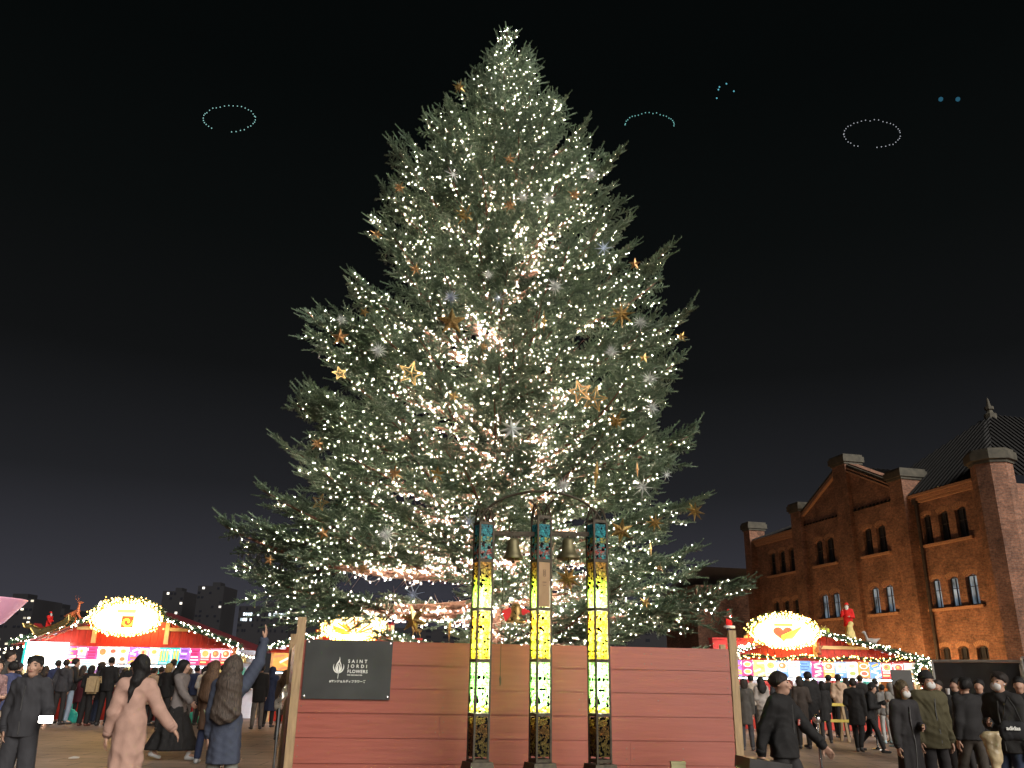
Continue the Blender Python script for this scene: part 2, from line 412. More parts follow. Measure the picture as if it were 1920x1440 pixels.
for T, phi0 in ((LEFT_T, PI), (RIGHT_T, 0.0)):
    for u, v in T:
        w = at(u, v, TY); put_bough(phi0 + rnd.uniform(-.16, .16), w.z, abs(w.x - TX), rnd.uniform(-.5, .5), wide=1.25)
NB = 266 - n_bough - 4
zs = []
zz = np.linspace(1.95, 14.6, 600); wt = np.array([(.35 + rad(z, PI / 2)) ** .85 for z in zz]); cw = np.cumsum(wt) / wt.sum()
for i in range(NB):
    z = float(np.interp((i + .5) / NB, cw, zz)); phi = (i * 2.399963) % (2 * PI)
    f = math.sin(phi)                      # +1 away from the camera, -1 towards it
    if f > .25 and i % 2: phi = -phi       # more of the boughs on the side that is looked at
    r = rad(z, phi) * rnd.uniform(.60, .97)
    if math.sin(phi) < -.5 and z < 4: r *= .86
    lowleft = z < 3.4 and math.cos(phi) < -.1 and f < .5
    if lowleft: z = rnd.uniform(3.35, 4.3)
    put_bough(phi + rnd.uniform(-.12, .12), z + rnd.uniform(-.1, .1), max(r, .25), rnd.uniform(-.35, .35), zmin=2.75 if lowleft else 1.75, wide=1.06)
lead, lp = make_bough(1.3, 901, True)
for k in range(2):
    o = link('bough', lead, tree); sc = (1.0, .8)[k]
    M = Matrix.Translation((0, 0, APEX - 1.28 * sc - k * .75)) @ Matrix.Rotation(-PI / 2, 4, 'Y') @ Matrix.Rotation(k * 2.0, 4, 'X') @ Matrix.Diagonal((sc, sc * .8, sc * .8, 1)); o.matrix_local = M
    A = np.array(Matrix.Translation((TX, TY, 0)) @ M)
    for pp, main in lp: STRINGS.append(np.array(pp) @ A[:3, :3].T + A[:3, 3])
# strings wound round the trunk
for z0, z1, turns, ph in ((1.9, 13.9, 26, 0), (2.2, 12.5, 20, 2)):
    k = int((z1 - z0) * 15); tt = np.linspace(0, 1, k); zt = z0 + (z1 - z0) * tt; rr = .06 + .27 * (1 - zt / APEX)
    rr = rr * rng.uniform(1.0, 1.5, k)
    STRINGS.append(np.stack([TX + rr * np.cos(ph + turns * 2 * PI * tt), TY + rr * np.sin(ph + turns * 2 * PI * tt), zt + rng.normal(0, .04, k)], 1))
# ------------------------------------------------------------------ fairy lights on it
lights = thing('fairy_lights', 'warm white fairy lights on pale wire wound along every branch of the tall fir', 'fairy lights', (TX, TY, 0))
bulb_glow = glow('warm_bulb', (1.0, .81, .64), 88.0)
wire_m = mat('pale_wire', (.55, .5, .4), .5, 0, 0)
segA, segB, BP = [], [], []
for X in STRINGS:
    X = X - np.array([TX, TY, 0])
    if len(X) > 1:
        mid = (X[:-1] + X[1:]) / 2 - np.array([0, 0, .018]); 
        segA += [X[:-1], mid]; segB += [mid, X[1:]]
    drop = rng.normal(0, .014, X.shape) + np.array([0, 0, -.012]); BP.append(X + drop); segA.append(X); segB.append(X + drop)
A_, B_ = np.concatenate(segA), np.concatenate(segB)
ok = np.linalg.norm(A_ - B_, axis=1) < .3
V, F = twig(A_[ok], B_[ok], np.full(ok.sum(), .0032), np.full(ok.sum(), .0032))
w_ = link('wire', tri_mesh('wire', V, F, wire_m), lights); tag(w_, kind='stuff')
BP = np.concatenate(BP)
OCT = np.array([(0, 0, -1), (1, 0, 0), (0, 1, 0), (-1, 0, 0), (0, -1, 0), (0, 0, 1.0)])
OCF = np.array([(0, 2, 1), (0, 3, 2), (0, 4, 3), (0, 1, 4), (5, 1, 2), (5, 2, 3), (5, 3, 4), (5, 4, 1)])
def bulbs_mesh(name, P, r, m):
    rr = r * rng.uniform(.5, 1.45, len(P))
    V = (P[:, None, :] + OCT[None] * rr[:, None, None]).reshape(-1, 3); F = (np.arange(len(P)) * 6)[:, None, None] + OCF[None]
    return tri_mesh(name, V, F.reshape(-1, 3), m)
dist = np.linalg.norm(BP - np.array([-TX, -TY, EYE]), axis=1); order = np.argsort(dist)
one = bulbs_mesh('bulb', np.zeros((1, 3)), .0062, bulb_glow)
for i in order[:290]:
    o = link('bulb', one, lights); o.location = BP[i]
sb_ = link('small_bulb', bulbs_mesh('small_bulb', BP[order[290:]], .0061, bulb_glow), lights); tag(sb_, kind='stuff')
print('boughs', n_bough, 'bulbs', len(BP), 'verts', sum(len(m.vertices) for m, _ in LIB.values()))
# ------------------------------------------------------------------ red brick warehouse
BO = Vector((24.45, 42, 0)); BRZ = R(-76.7)
def brick_mat(name, c1, c2, mortar, v=.35):
    m = bpy.data.materials.new(name); m.use_nodes = True; t = m.node_tree; p = t.nodes['Principled BSDF']
    tc = N(t, 'ShaderNodeTexCoord'); sx = N(t, 'ShaderNodeSeparateXYZ'); t.links.new(tc.outputs['Object'], sx.inputs[0])
    ad = N(t, 'ShaderNodeMath', operation='ADD'); t.links.new(sx.outputs[0], ad.inputs[0]); t.links.new(sx.outputs[1], ad.inputs[1])
    cb = N(t, 'ShaderNodeCombineXYZ'); t.links.new(ad.outputs[0], cb.inputs[0]); t.links.new(sx.outputs[2], cb.inputs[1])
    b = N(t, 'ShaderNodeTexBrick', Scale=1.0); t.links.new(cb.outputs[0], b.inputs['Vector'])
    b.inputs['Brick Width'].default_value = .24; b.inputs['Row Height'].default_value = .078; b.inputs['Mortar Size'].default_value = .009
    b.inputs['Color1'].default_value = (*c1, 1); b.inputs['Color2'].default_value = (*c2, 1); b.inputs['Mortar'].default_value = (*mortar, 1); b.inputs['Bias'].default_value = -.1
    n = N(t, 'ShaderNodeTexNoise', Scale=.9, Detail=7.0, Roughness=.65); t.links.new(tc.outputs['Object'], n.inputs['Vector'])
    n2 = N(t, 'ShaderNodeTexNoise', Scale=7.0, Detail=5.0, Roughness=.7); t.links.new(cb.outputs[0], n2.inputs['Vector'])
    mu = N(t, 'ShaderNodeMath', operation='MULTIPLY'); t.links.new(n.outputs['Fac'], mu.inputs[0]); t.links.new(n2.outputs['Fac'], mu.inputs[1])
    mr = N(t, 'ShaderNodeMapRange'); t.links.new(mu.outputs[0], mr.inputs[0]); mr.inputs['From Min'].default_value = .12; mr.inputs['From Max'].default_value = .4; mr.inputs['To Min'].default_value = 1 - v * 1.3; mr.inputs['To Max'].default_value = 1 + v * 1.3
    s = N(t, 'ShaderNodeVectorMath', operation='SCALE'); t.links.new(b.outputs['Color'], s.inputs[0]); t.links.new(mr.outputs[0], s.inputs['Scale'])
    t.links.new(s.outputs[0], p.inputs['Base Color']); p.inputs['Roughness'].default_value = .85
    bp = N(t, 'ShaderNodeBump', Strength=.7, Distance=.02); t.links.new(b.outputs['Fac'], bp.inputs['Height']); bp.invert = True
    bp2 = N(t, 'ShaderNodeBump', Strength=.5, Distance=.02); t.links.new(n2.outputs['Fac'], bp2.inputs['Height']); t.links.new(bp.outputs[0], bp2.inputs['Normal'])
    t.links.new(bp2.outputs[0], p.inputs['Normal'])
    return m
brick = brick_mat('red_brick', (.30, .13, .075), (.17, .07, .043), (.20, .16, .125), .5)
arch_brick = mat('arch_brick', (.40, .22, .13), .8, 0, .3, 14)
capstone = mat('capstone', (.08, .073, .056), .8, 0, .35, 3, .4, 20)
roof_tile = mat('roof_tile', (.008, .0075, .0075), .7, 0, .35, 8)
win_dark = mat('window_glass', (.03, .035, .045), .12, 0, .3, 2, spec=.6)
win_lit = mat('lit_window_glass', (.20, .27, .34), .15, 0, .95, 1.3, estr=.16, stretch=(1.6, 1, .8))
win_frame = mat('window_frame', (.035, .03, .028), .5, 0, .2)
lead_pipe = mat('lead_pipe', (.06, .05, .045), .6, .2, .3)
bld = thing('brick_warehouse', 'long red brick warehouse with stepped gable and arched windows at the plaza edge', 'building', BO, BRZ)
def arch_loop(s0, s1, z0, z1, rise=.16, k=6):
    x0, x1 = -s0, -s1
    if x0 > x1: x0, x1 = x1, x0
    pts = [(x0, z0), (x1, z0), (x1, z1)]
    for i in range(1, k): f = i / k; pts.append((x1 + (x0 - x1) * f, z1 + rise * math.sin(PI * f)))
    pts.append((x0, z1)); return pts
WIN = []
for zc, lit in (((8.76, 10.26), 0), ((5.3, 6.74), 1), ((1.72, 3.18), 0)):
    for a, b in ((4.97, 4.25), (3.67, 2.93), (2.40, 1.60), (9.95, 9.13), (8.69, 7.83), (15.18, 14.33), (13.95, 13.05), (21.52, 20.74), (20.2, 19.4), (18.88, 18.06)):
        WIN.append((a, b, zc[0], zc[1], lit))
inb = lambda lo, hi: [arch_loop(a, b, z0, z1) for a, b, z0, z1, l in WIN if lo < a < hi]
mb = MB(); mb.slab([(-6, 0), (.5, 0), (.5, 11.25), (-6, 11.25)], inb(0, 6), 0, .45); mb.build('wall', brick, bld)
mb = MB(); mb.slab([(-16.6, 0), (-6, 0), (-6, 12.55), (-10.6, 14.75), (-12.0, 14.75), (-16.6, 12.55)], inb(6, 16.6), -.25, .45); mb.build('gable_wall', brick, bld)
mb = MB(); mb.slab([(-23.4, 0), (-16.6, 0), (-16.6, 11.25), (-23.4, 11.25)], inb(16.6, 23.4), 0, .45); mb.build('wall', brick, bld)
mb = MB(); mb.box((.5 - .225, 15.25, 5.62), (.45, 29.5, 11.25)); mb.build('side_wall', brick, bld)
for i, (a, b, z0, z1, lit) in enumerate(WIN):
    yo = -.25 if 6 < a < 16.6 else 0
    x0, x1 = -a, -b; m = (x0 + x1) / 2; w = x1 - x0
    f = MB()
    for xx in (x0 + .03, x1 - .03): f.box((xx, yo + .2, (z0 + z1) / 2 + .03), (.06, .06, z1 - z0 + .05))
    f.box((m, yo + .2, z0 + .035), (w - .12, .06, .07)); f.box((m, yo + .2, z1 + .06), (w - .12, .05, .06)); f.box((m, yo + .2, (z0 + z1) / 2 + .03), (.04, .05, z1 - z0 - .05)); f.box((m, yo + .205, z0 + .95), (w - .12, .04, .035))
    fo = f.build('window', win_frame, bld)
    p = MB(); lp_ = arch_loop(a, b, z0 + .01, z1, .13); p.slab([(x, z) for x, z in lp_], [], yo + .24, yo + .26)
    p.build('pane', win_lit if lit and (a < 16.6) else win_dark, fo)
    if lit and i % 3 != 1:
        q = MB(); q.box((x0 + w * (.72 if i % 2 else .3), yo + .42, z0 + .72), (.05, .05, 1.1)); q.build('strip_lamp', glow('lobby_lamp', (.75, .9, 1), 2.2), fo)
    ar = MB()        # brick arch, each voussoir proud of the wall
    k = 9; c = Vector((m, 0, z1 - .55)); r0 = math.hypot(w / 2, .55)
    for j in range(k):
        t0 = math.atan2(.55, w / 2); th = t0 + (PI - 2 * t0) * (j + .5) / k
        ar.box((c.x + (r0 + .17) * math.cos(th), yo + .025, c.z + (r0 + .15) * math.sin(th)), (.085, .07, .22), (0, PI / 2 - th, 0))
    ar.build('arch', arch_brick, bld)
for s0, s1, yo in ((1.3, 5.3, 0), (7.5, 10.25, -.25), (12.75, 15.5, -.25), (17.75, 21.85, 0)):
    for z in (8.68, 5.22): sl = MB(); sl.box((-(s0 + s1) / 2, yo - .05, z), (s1 - s0, .2, .14)); sl.build('sill', arch_brick, bld)
for s0, s1 in ((.45, 5.35), (17.2, 23.2)):
    c = MB(); c.box((-(s0 + s1) / 2, -.06, 11.33), (s1 - s0, .4, .16)); c.box((-(s0 + s1) / 2, -.03, 11.17), (s1 - s0, .24, .11)); c.box((-(s0 + s1) / 2, -.14, 11.5), (s1 - s0, .58, .14)); c.build('cornice', arch_brick, bld)
def pier(s0, s1, zt, y0, y1, chamfer=0.0):
    x0, x1 = -s1, -s0; m = (x0 + x1) / 2
    P = MB(); P.box((m, (y0 + y1) / 2, zt / 2), (x1 - x0, y1 - y0, zt)); o = P.build('pier', brick, bld)
    C = MB(); C.box((m, (y0 + y1) / 2, zt + .07), (x1 - x0 + .16, y1 - y0 + .16, .14)); C.box((m, (y0 + y1) / 2, zt + .32), (x1 - x0 + .34, y1 - y0 + .34, .36)); C.box((m, (y0 + y1) / 2, zt + .57), (x1 - x0 + .2, y1 - y0 + .2, .14))
    C.build('capstone', capstone, o)
pier(5.4, 6.55, 12.6, -.62, .9); pier(16.1, 17.2, 12.6, -.62, .9); pier(23.3, 24.2, 12.4, -.5, .8); pier(10.62, 11.98, 14.72, -.5, .7)
# eight sided corner pier with its stone cap
cx_, cy_ = .28, .28
oct_ = lambda r: [(r, 0)]
P = MB(); P.lathe([(.98, 0), (.98, 12.1)], (cx_, cy_, 0), 8); cp = P.build('pier', brick, bld)
C = MB(); C.lathe([(1.06, 12.1), (1.06, 12.24), (1.22, 12.26), (1.22, 12.66), (1.1, 12.68), (1.1, 12.82), (.2, 12.9)], (cx_, cy_, 0), 8); C.build('capstone', capstone, cp)
for k in range(3):    # gable coping bands
    for sg in (-1, 1):
        a = Vector((-11.3 + sg * .72, -.30 - .04 * k, 14.6 - .2 * k)); b = Vector((-11.3 + sg * 4.75, -.30 - .04 * k, 12.66 - .2 * k))
        c = MB(); c.beam(a, b, .22, .1); c.build('coping', (capstone, arch_brick, arch_brick)[k], bld)
st_ = MB(); st_.box((-11.3, -.36, 6.9), (.7, .22, 13.8)); st_.build('pilaster', brick, bld)
def roof(name, polys):
    r = MB(); ribs = MB()
    for P in polys:
        P = [Vector(p) for p in P]; r.add(P, [tuple(range(len(P)))])
        nrm = (P[1] - P[0]).cross(P[2] - P[0]).normalized(); e = (P[1] - P[0]); L = e.length; e.normalize(); up_ = nrm.cross(e).normalized()
        k = int(L / .36)
        for i in range(k):
            f = (i + .5) / k * L; a = P[0] + e * f; best = 0
            for j in range(1, len(P)):        # climb until the slope's other edges
                p0, p1 = P[j], P[(j + 1) % len(P)]
                d0, d1 = (p0 - P[0]), (p1 - P[0]); x0, x1 = d0.dot(e), d1.dot(e); y0, y1 = d0.dot(up_), d1.dot(up_)
                if (x0 - f) * (x1 - f) <= 0 and abs(x1 - x0) > 1e-6: best = max(best, y0 + (y1 - y0) * (f - x0) / (x1 - x0))
            if best > .3: ribs.beam(a + nrm * .03, a + up_ * best + nrm * .03, .11, .09)
    o = r.build(name, roof_tile, bld); q = ribs.build('tile_ridge', roof_tile, o); tag(q, kind='stuff'); return o
ez = 11.58; RZ_ = at(1862, 778, 47).z
roof('roof', [[(-12.4, -.35, ez), (.85, -.35, ez), (-4.0, 5.0, RZ_)], [(.85, -.35, ez), (.85, 30, ez), (-4.0, 30, RZ_), (-4.0, 5.0, RZ_)]])
roof('roof', [[(-23.9, -.35, ez), (-11.5, -.35, ez), (-17.6, 4.5, 13.6)], [(-23.9, 30, ez), (-23.9, -.35, ez), (-17.6, 4.5, 13.6), (-17.6, 30, 13.6)]])
roof('gable_roof', [[(-6.3, .45, 12.4), (-6.3, 12, 12.4), (-11.3, 12, 14.7), (-11.3, .45, 14.7)], [(-16.3, 12, 12.4), (-16.3, .45, 12.4), (-11.3, .45, 14.7), (-11.3, 12, 14.7)]])
f_ = MB(); f_.lathe([(.34, RZ_ - .5), (.34, RZ_ + .05), (.2, RZ_ + .12), (.15, RZ_ + .3), (.25, RZ_ + .33), (.25, RZ_ + .5), (.13, RZ_ + .53), (.06, RZ_ + .95), (.01, RZ_ + 1.1)], (-4.0, 5.0, 0), 8); f_.build('finial', capstone, bld)
for s_ in (5.34, 16.95):
    q = MB(); q.tube([(-s_ + .28, -.16, 0), (-s_ + .28, -.16, 11.2)], .09, 8); q.box((-s_ + .28, -.16, 11.2), (.32, .3, .3)); q.build('drainpipe', lead_pipe, bld)
# pale roof of the annex behind its far end
an = thing('annex_building', 'low annex with pale sloping roof beyond the far end of the brick warehouse', 'building', (15.9, 66, 0), BRZ)
q = MB(); q.box((-4, 3, 4.2), (6, 8, 8.4)); q.build('wall', brick, an)
q = MB(); q.add([(-8.6, -1.6, 7.6), (.0, -1.6, 9.7), (.0, 8, 9.7), (-8.6, 8, 7.6)], [(0, 1, 2, 3)]); q.add([(-8.6, -1.6, 7.3), (.0, -1.6, 9.4), (.0, -1.6, 9.7), (-8.6, -1.6, 7.6)], [(0, 1, 2, 3)]); q.build('roof', mat('pale_roof', (.18, .19, .2), .6), an)
# floodlights at the foot of the facade
for i, (s_, pw, lab) in enumerate(((3.2, 520, 'ground floodlight aimed at the three windows beside the corner pier'), (8.7, 330, 'ground floodlight aimed at the near half of the warehouse gable'), (14.2, 170, 'ground floodlight aimed at the far half of the warehouse gable'), (20, 130, 'ground floodlight below the far bay of the warehouse'))):
    t = thing('floodlight', lab, 'floodlight', BO + Matrix.Rotation(BRZ, 3, 'Z') @ Vector((-s_, -4.2, 0)), BRZ, 'floodlights at the foot of the brick facade')
    q = MB(); q.box((0, 0, .22), (.4, .22, .3), (R(-50), 0, 0)); q.box((0, 0, .04), (.3, .3, .08)); q.build('housing', black_metal, t)
    q = MB(); q.box((0, .095, .30), (.34, .012, .24), (R(-50), 0, 0)); q.build('lens', glow('sodium_lens', (1, .5, .15), 3), t)
    L = bpy.data.lights.new('flood_lamp', 'SPOT'); L.energy = pw * 1.45; L.color = (1.0, .54, .21); L.spot_size = R(125); L.spot_blend = .9; L.shadow_soft_size = .15
    o = link('flood_lamp', L, t); o.location = (0, .18, .42); o.rotation_euler = Vector((0, .84, .55)).to_track_quat('-Z', 'Y').to_euler()
# ------------------------------------------------------------------ red plank fence round the tree
chrome_dull = mat('screw_head', (.20, .15, .12), .5, .5, .3)
fence = thing('plank_fence', 'red painted plank fence with pale timber corner posts round the big fir', 'fence', (-2.43, 10.4, 0))
FW = math.hypot(5.22, .6); FA = math.atan2(.6, 5.22); FH = 1.885; PH = .27
def plank_side(p0, p1, first):
    p0, p1 = Vector(p0), Vector(p1); L = (p1 - p0).length; ang = math.atan2(p1.y - p0.y, p1.x - p0.x)
    ca, sa = math.cos(ang), math.sin(ang)
    for r in range(7):
        z1 = FH - r * PH; z0 = max(z1 - PH + .006, .015)
        cuts = [0, L * rnd.uniform(.62, .8), L] if L > 4.5 else [0, L]
        if L > 4.5 and r % 2: cuts[1] = L * rnd.uniform(.3, .42)
        for a, b in zip(cuts[:-1], cuts[1:]):
            q = MB(); h = z1 - z0; m = (a + b) / 2; yo = rnd.uniform(-.003, .003)
            q.box((m, yo, (z0 + z1) / 2), (b - a - .002, .036, h - .014)); q.box((m, yo, (z0 + z1) / 2), (b - a - .004, .010, h + .012))
            for zz_ in (z0 + h * .28, z1 - h * .28):
                for xx_ in (a + .045, m, b - .045): q.lathe([(.0075, 0), (.0075, .004), (.001, .004)], (0, 0, 0), 6, 1); q.v[-18:] = [(xx_ + v_[0], yo - .0185 - v_[2], zz_ + v_[1]) for v_ in q.v[-18:]]
            o = q.build('plank', [red_paint, chrome_dull], fence); o.location = (p0.x, p0.y, 0); o.rotation_euler = (rnd.uniform(-.004, .004), 0, ang)
B_ = (5.22, .6, 0)
plank_side((.0, 0, 0), B_, True); plank_side((-1.15, 4.2, 0), (-.07, .10, 0), False); plank_side((5.25, .75, 0), (6.2, 4.9, 0), False)
for x, y, h in ((-.035, -.02, 2.15), (-1.16, 4.22, 2.12), (5.28, .63, 2.12), (6.22, 4.95, 2.1)):
    q = MB(); q.box((0, 0, h / 2), (.095, .07, h)); o = q.build('post', pale_wood, fence); o.location = (x, y, 0); o.rotation_euler = (0, 0, FA)
for i in range(3):
    q = MB(); f = (i + 1) / 4; q.box((5.22 * f, .6 * f + .06, FH / 2 - .05), (.07, .05, FH - .1)); q.build('brace', pale_wood, fence)
for z in (.35, 1.65):
    q = MB(); q.beam((.05, .05, z), (5.2, .65, z), .04, .07); q.build('rail', pale_wood, fence)
# sign on the fence
slate = mat('slate_board', (.036, .038, .037), .38, 0, .12, 3, spec=.5)
white_print = mat('white_print', (.74, .74, .70), .5, 0, 0)
sp0 = Vector((-2.43 + .045, 10.4, 0)); SA = FA
sg = thing('sponsor_sign', 'dark grey SAINT JORDI FLOWERS board bolted to the red plank fence', 'sign', (sp0.x, sp0.y - .042, 1.235), SA)
q = MB(); q.box((.51, 0, .33), (1.02, .012, .66)); q.build('board', slate, sg)
for x, z in ((.03, .03), (.99, .03), (.99, .63), (.03, .63)):
    q = MB(); q.ball((0, 0, 0), .014, 8, 4, sc=(1, .5, 1)); o = q.build('bolt', chrome, sg); o.location = (x, -.012, z)
def text_mesh(body, size, loc, mt, parent, name='lettering', spacing=1.0, align='LEFT', rot=(PI / 2, 0, 0), extrude=.0006, bold=0.0):
    c = bpy.data.curves.new(name, 'FONT'); c.body = body; c.size = size; c.extrude = extrude; c.space_character = spacing; c.align_x = align; c.resolution_u = 3; c.offset = bold
    tmp = bpy.data.objects.new('tmp', c); COL.objects.link(tmp)
    me = bpy.data.meshes.new_from_object(tmp.evaluated_get(bpy.context.evaluated_depsgraph_get())); bpy.data.objects.remove(tmp); bpy.data.curves.remove(c)
    me.materials.clear(); me.materials.append(mt); o = link(name, me, parent); o.location = loc; o.rotation_euler = rot; return o
for k, (b, sz, sp) in enumerate((('SAINT', .052, 1.78), ('JORDI', .052, 1.85), ('FLOWERS', .050, 1.12), ('THE DECORATOR', .017, 1.35))):
    text_mesh(b, sz, (.505, -.0085, (.405, .350, .292, .262)[k]), white_print, sg, spacing=sp, bold=.0008)
# tulip flame emblem drawn as tapered strokes
em = MB()
def stroke(pts, w0, w1):
    pts = [Vector((x, -.0085, z)) for x, z in pts]; n = len(pts)
    for i in range(n - 1):
        a, b = pts[i], pts[i + 1]; d = (b - a).normalized(); p = Vector((-d.z, 0, d.x))
        f0 = math.sin(PI * (i / (n - 1)) ** .8); f1 = math.sin(PI * ((i + 1) / (n - 1)) ** .8)
        wa, wb = w0 + (w1 - w0) * f0, w0 + (w1 - w0) * f1
        em.add([a + p * wa, b + p * wb, b - p * wb, a - p * wa], [(0, 1, 2, 3)])
def bez(p0, p1, p2, p3, n=10): return [tuple((1 - t) ** 3 * a + 3 * t * (1 - t) ** 2 * b + 3 * t * t * (1 - t) * c + t ** 3 * d for a, b, c, d in zip(p0, p1, p2, p3)) for t in [i / n for i in range(n + 1)]]
X0, Z0 = .40, .225
def e_(x, z): return (X0 + x, Z0 + z)
stroke(bez(e_(0, 0), e_(-.002, .02), e_(.004, .04), e_(0, .07)), .0015, .003)
for sx in (-1, 1):
    stroke(bez(e_(0, .06), e_(sx * .05, .075), e_(sx * .07, .12), e_(sx * .055, .165)), .001, .007)
    stroke(bez(e_(0, .065), e_(sx * .035, .09), e_(sx * .045, .13), e_(sx * .012, .175)), .001, .007)
stroke(bez(e_(-.03, .12), e_(-.035, .17), e_(.02, .19), e_(.005, .245)), .001, .008)
stroke(bez(e_(.03, .13), e_(.03, .17), e_(.0, .18), e_(.012, .215)), .001, .006)
stroke(bez(e_(0, .075), e_(-.02, .10), e_(-.02, .13), e_(0, .165)), .001, .010); stroke(bez(e_(0, .075), e_(.02, .10), e_(.02, .13), e_(0, .165)), .001, .009)
em.build('emblem', white_print, sg)
text_mesh('#サンジョルディフラワーズ', .033, (.305, -.0085, .185), white_print, sg, spacing=1.02, rot=(PI / 2, 0, 0), bold=.0008)
# ------------------------------------------------------------------ bell monument
def glass_panel_mat(name, stops, dots=.16, trans=.5, cell=38):
    m = bpy.data.materials.new(name); m.use_nodes = True; t = m.node_tree; t.nodes.clear(); out = N(t, 'ShaderNodeOutputMaterial')
    tc = N(t, 'ShaderNodeTexCoord'); sx = N(t, 'ShaderNodeSeparateXYZ'); t.links.new(tc.outputs['Generated'], sx.inputs[0])
    vo = N(t, 'ShaderNodeTexVoronoi', Scale=cell); t.links.new(tc.outputs['Object'], vo.inputs['Vector'])
    rp = N(t, 'ShaderNodeValToRGB'); el = rp.color_ramp.elements
    el[0].position, el[0].color = stops[0][0], (*stops[0][1], 1); el[1].position, el[1].color = stops[-1][0], (*stops[-1][1], 1)
    for p, c in stops[1:-1]: e = el.new(p); e.color = (*c, 1)
    sv = N(t, 'ShaderNodeSeparateColor'); t.links.new(vo.outputs['Color'], sv.inputs[0])
    ma = N(t, 'ShaderNodeMath', operation='MULTIPLY_ADD'); t.links.new(sv.outputs[0], ma.inputs[0]); ma.inputs[1].default_value = .34; t.links.new(sx.outputs[2], ma.inputs[2])
    mb_ = N(t, 'ShaderNodeMath', operation='SUBTRACT'); t.links.new(ma.outputs[0], mb_.inputs[0]); mb_.inputs[1].default_value = .17
    t.links.new(mb_.outputs[0], rp.inputs[0])
    br = N(t, 'ShaderNodeMapRange'); t.links.new(sv.outputs[1], br.inputs[0]); br.inputs['To Min'].default_value = .55; br.inputs['To Max'].default_value = 1.2
    # dark leading between the tesserae and scattered black pieces
    v2 = N(t, 'ShaderNodeTexVoronoi', Scale=cell, feature='DISTANCE_TO_EDGE'); t.links.new(tc.outputs['Object'], v2.inputs['Vector'])
    le = N(t, 'ShaderNodeMath', operation='GREATER_THAN'); t.links.new(v2.outputs['Distance'], le.inputs[0]); le.inputs[1].default_value = .05
    bk = N(t, 'ShaderNodeMath', operation='GREATER_THAN'); t.links.new(sv.outputs[2], bk.inputs[0]); bk.inputs[1].default_value = dots
    k = N(t, 'ShaderNodeMath', operation='MULTIPLY'); t.links.new(le.outputs[0], k.inputs[0]); t.links.new(bk.outputs[0], k.inputs[1])
    k2 = N(t, 'ShaderNodeMath', operation='MULTIPLY'); t.links.new(k.outputs[0], k2.inputs[0]); t.links.new(br.outputs[0], k2.inputs[1])
    sc = N(t, 'ShaderNodeVectorMath', operation='SCALE'); t.links.new(rp.outputs[0], sc.inputs[0]); t.links.new(k2.outputs[0], sc.inputs['Scale'])
    tl = N(t, 'ShaderNodeBsdfTranslucent'); tp = N(t, 'ShaderNodeBsdfTransparent'); gl = N(t, 'ShaderNodeBsdfPrincipled', Roughness=.25)
    s4 = N(t, 'ShaderNodeVectorMath', operation='SCALE'); s4.inputs['Scale'].default_value = .9; t.links.new(sc.outputs[0], s4.inputs[0])
    t.links.new(s4.outputs[0], tl.inputs[0])
    for n_ in (tp.inputs[0], gl.inputs['Base Color']): t.links.new(sc.outputs[0], n_)
    m1 = N(t, 'ShaderNodeMixShader'); m1.inputs[0].default_value = trans; t.links.new(tl.outputs[0], m1.inputs[1]); t.links.new(tp.outputs[0], m1.inputs[2])
    m2 = N(t, 'ShaderNodeMixShader'); m2.inputs[0].default_value = .25; t.links.new(m1.outputs[0], m2.inputs[1]); t.links.new(gl.outputs[0], m2.inputs[2])
    t.links.new(m2.outputs[0], out.inputs[0]); return m
G_top = glass_panel_mat('teal_mosaic', [(0, (.2, .85, .85)), (.12, (.9, .16, .1)), (.2, (.2, .8, .85)), (.3, (.9, .16, .1)), (.36, (.15, .8, .85)), (.55, (.9, .75, .15)), (.64, (.12, .75, .8)), (1, (.1, .55, .65))], .12, .15)
G_a = glass_panel_mat('amber_green_mosaic', [(0, (.80, .98, .45)), (.4, (.55, .9, .22)), (.62, (.78, .70, .2)), (1, (.85, .55, .16))], .12, .5)
G_b = glass_panel_mat('yellow_mosaic', [(0, (.9, .65, .15)), (.25, (.8, .88, .2)), (.5, (.95, .82, .22)), (.8, (.9, .55, .12)), (1, (.95, .88, .28))], .12, .5)
G_c = glass_panel_mat('green_mosaic', [(0, (.8, .6, .1)), (.10, (.6, .95, .42)), (.6, (.52, .95, .42)), (1, (.7, 1, .55))], .11, .5)
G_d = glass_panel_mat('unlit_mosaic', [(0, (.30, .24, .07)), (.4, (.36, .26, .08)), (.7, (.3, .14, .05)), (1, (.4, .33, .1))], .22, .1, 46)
tube_l = glow('fluorescent_tube', (.97, 1.0, .86), 85.0)
MX, MY = .37, 9.6
mon = thing('bell_monument', 'iron monument of three mosaic glass light columns carrying two bells under an arch', 'monument', (MX, MY, 0))
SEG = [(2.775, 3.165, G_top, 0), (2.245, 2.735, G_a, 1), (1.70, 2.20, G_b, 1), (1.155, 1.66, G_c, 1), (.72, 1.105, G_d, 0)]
CW = .186
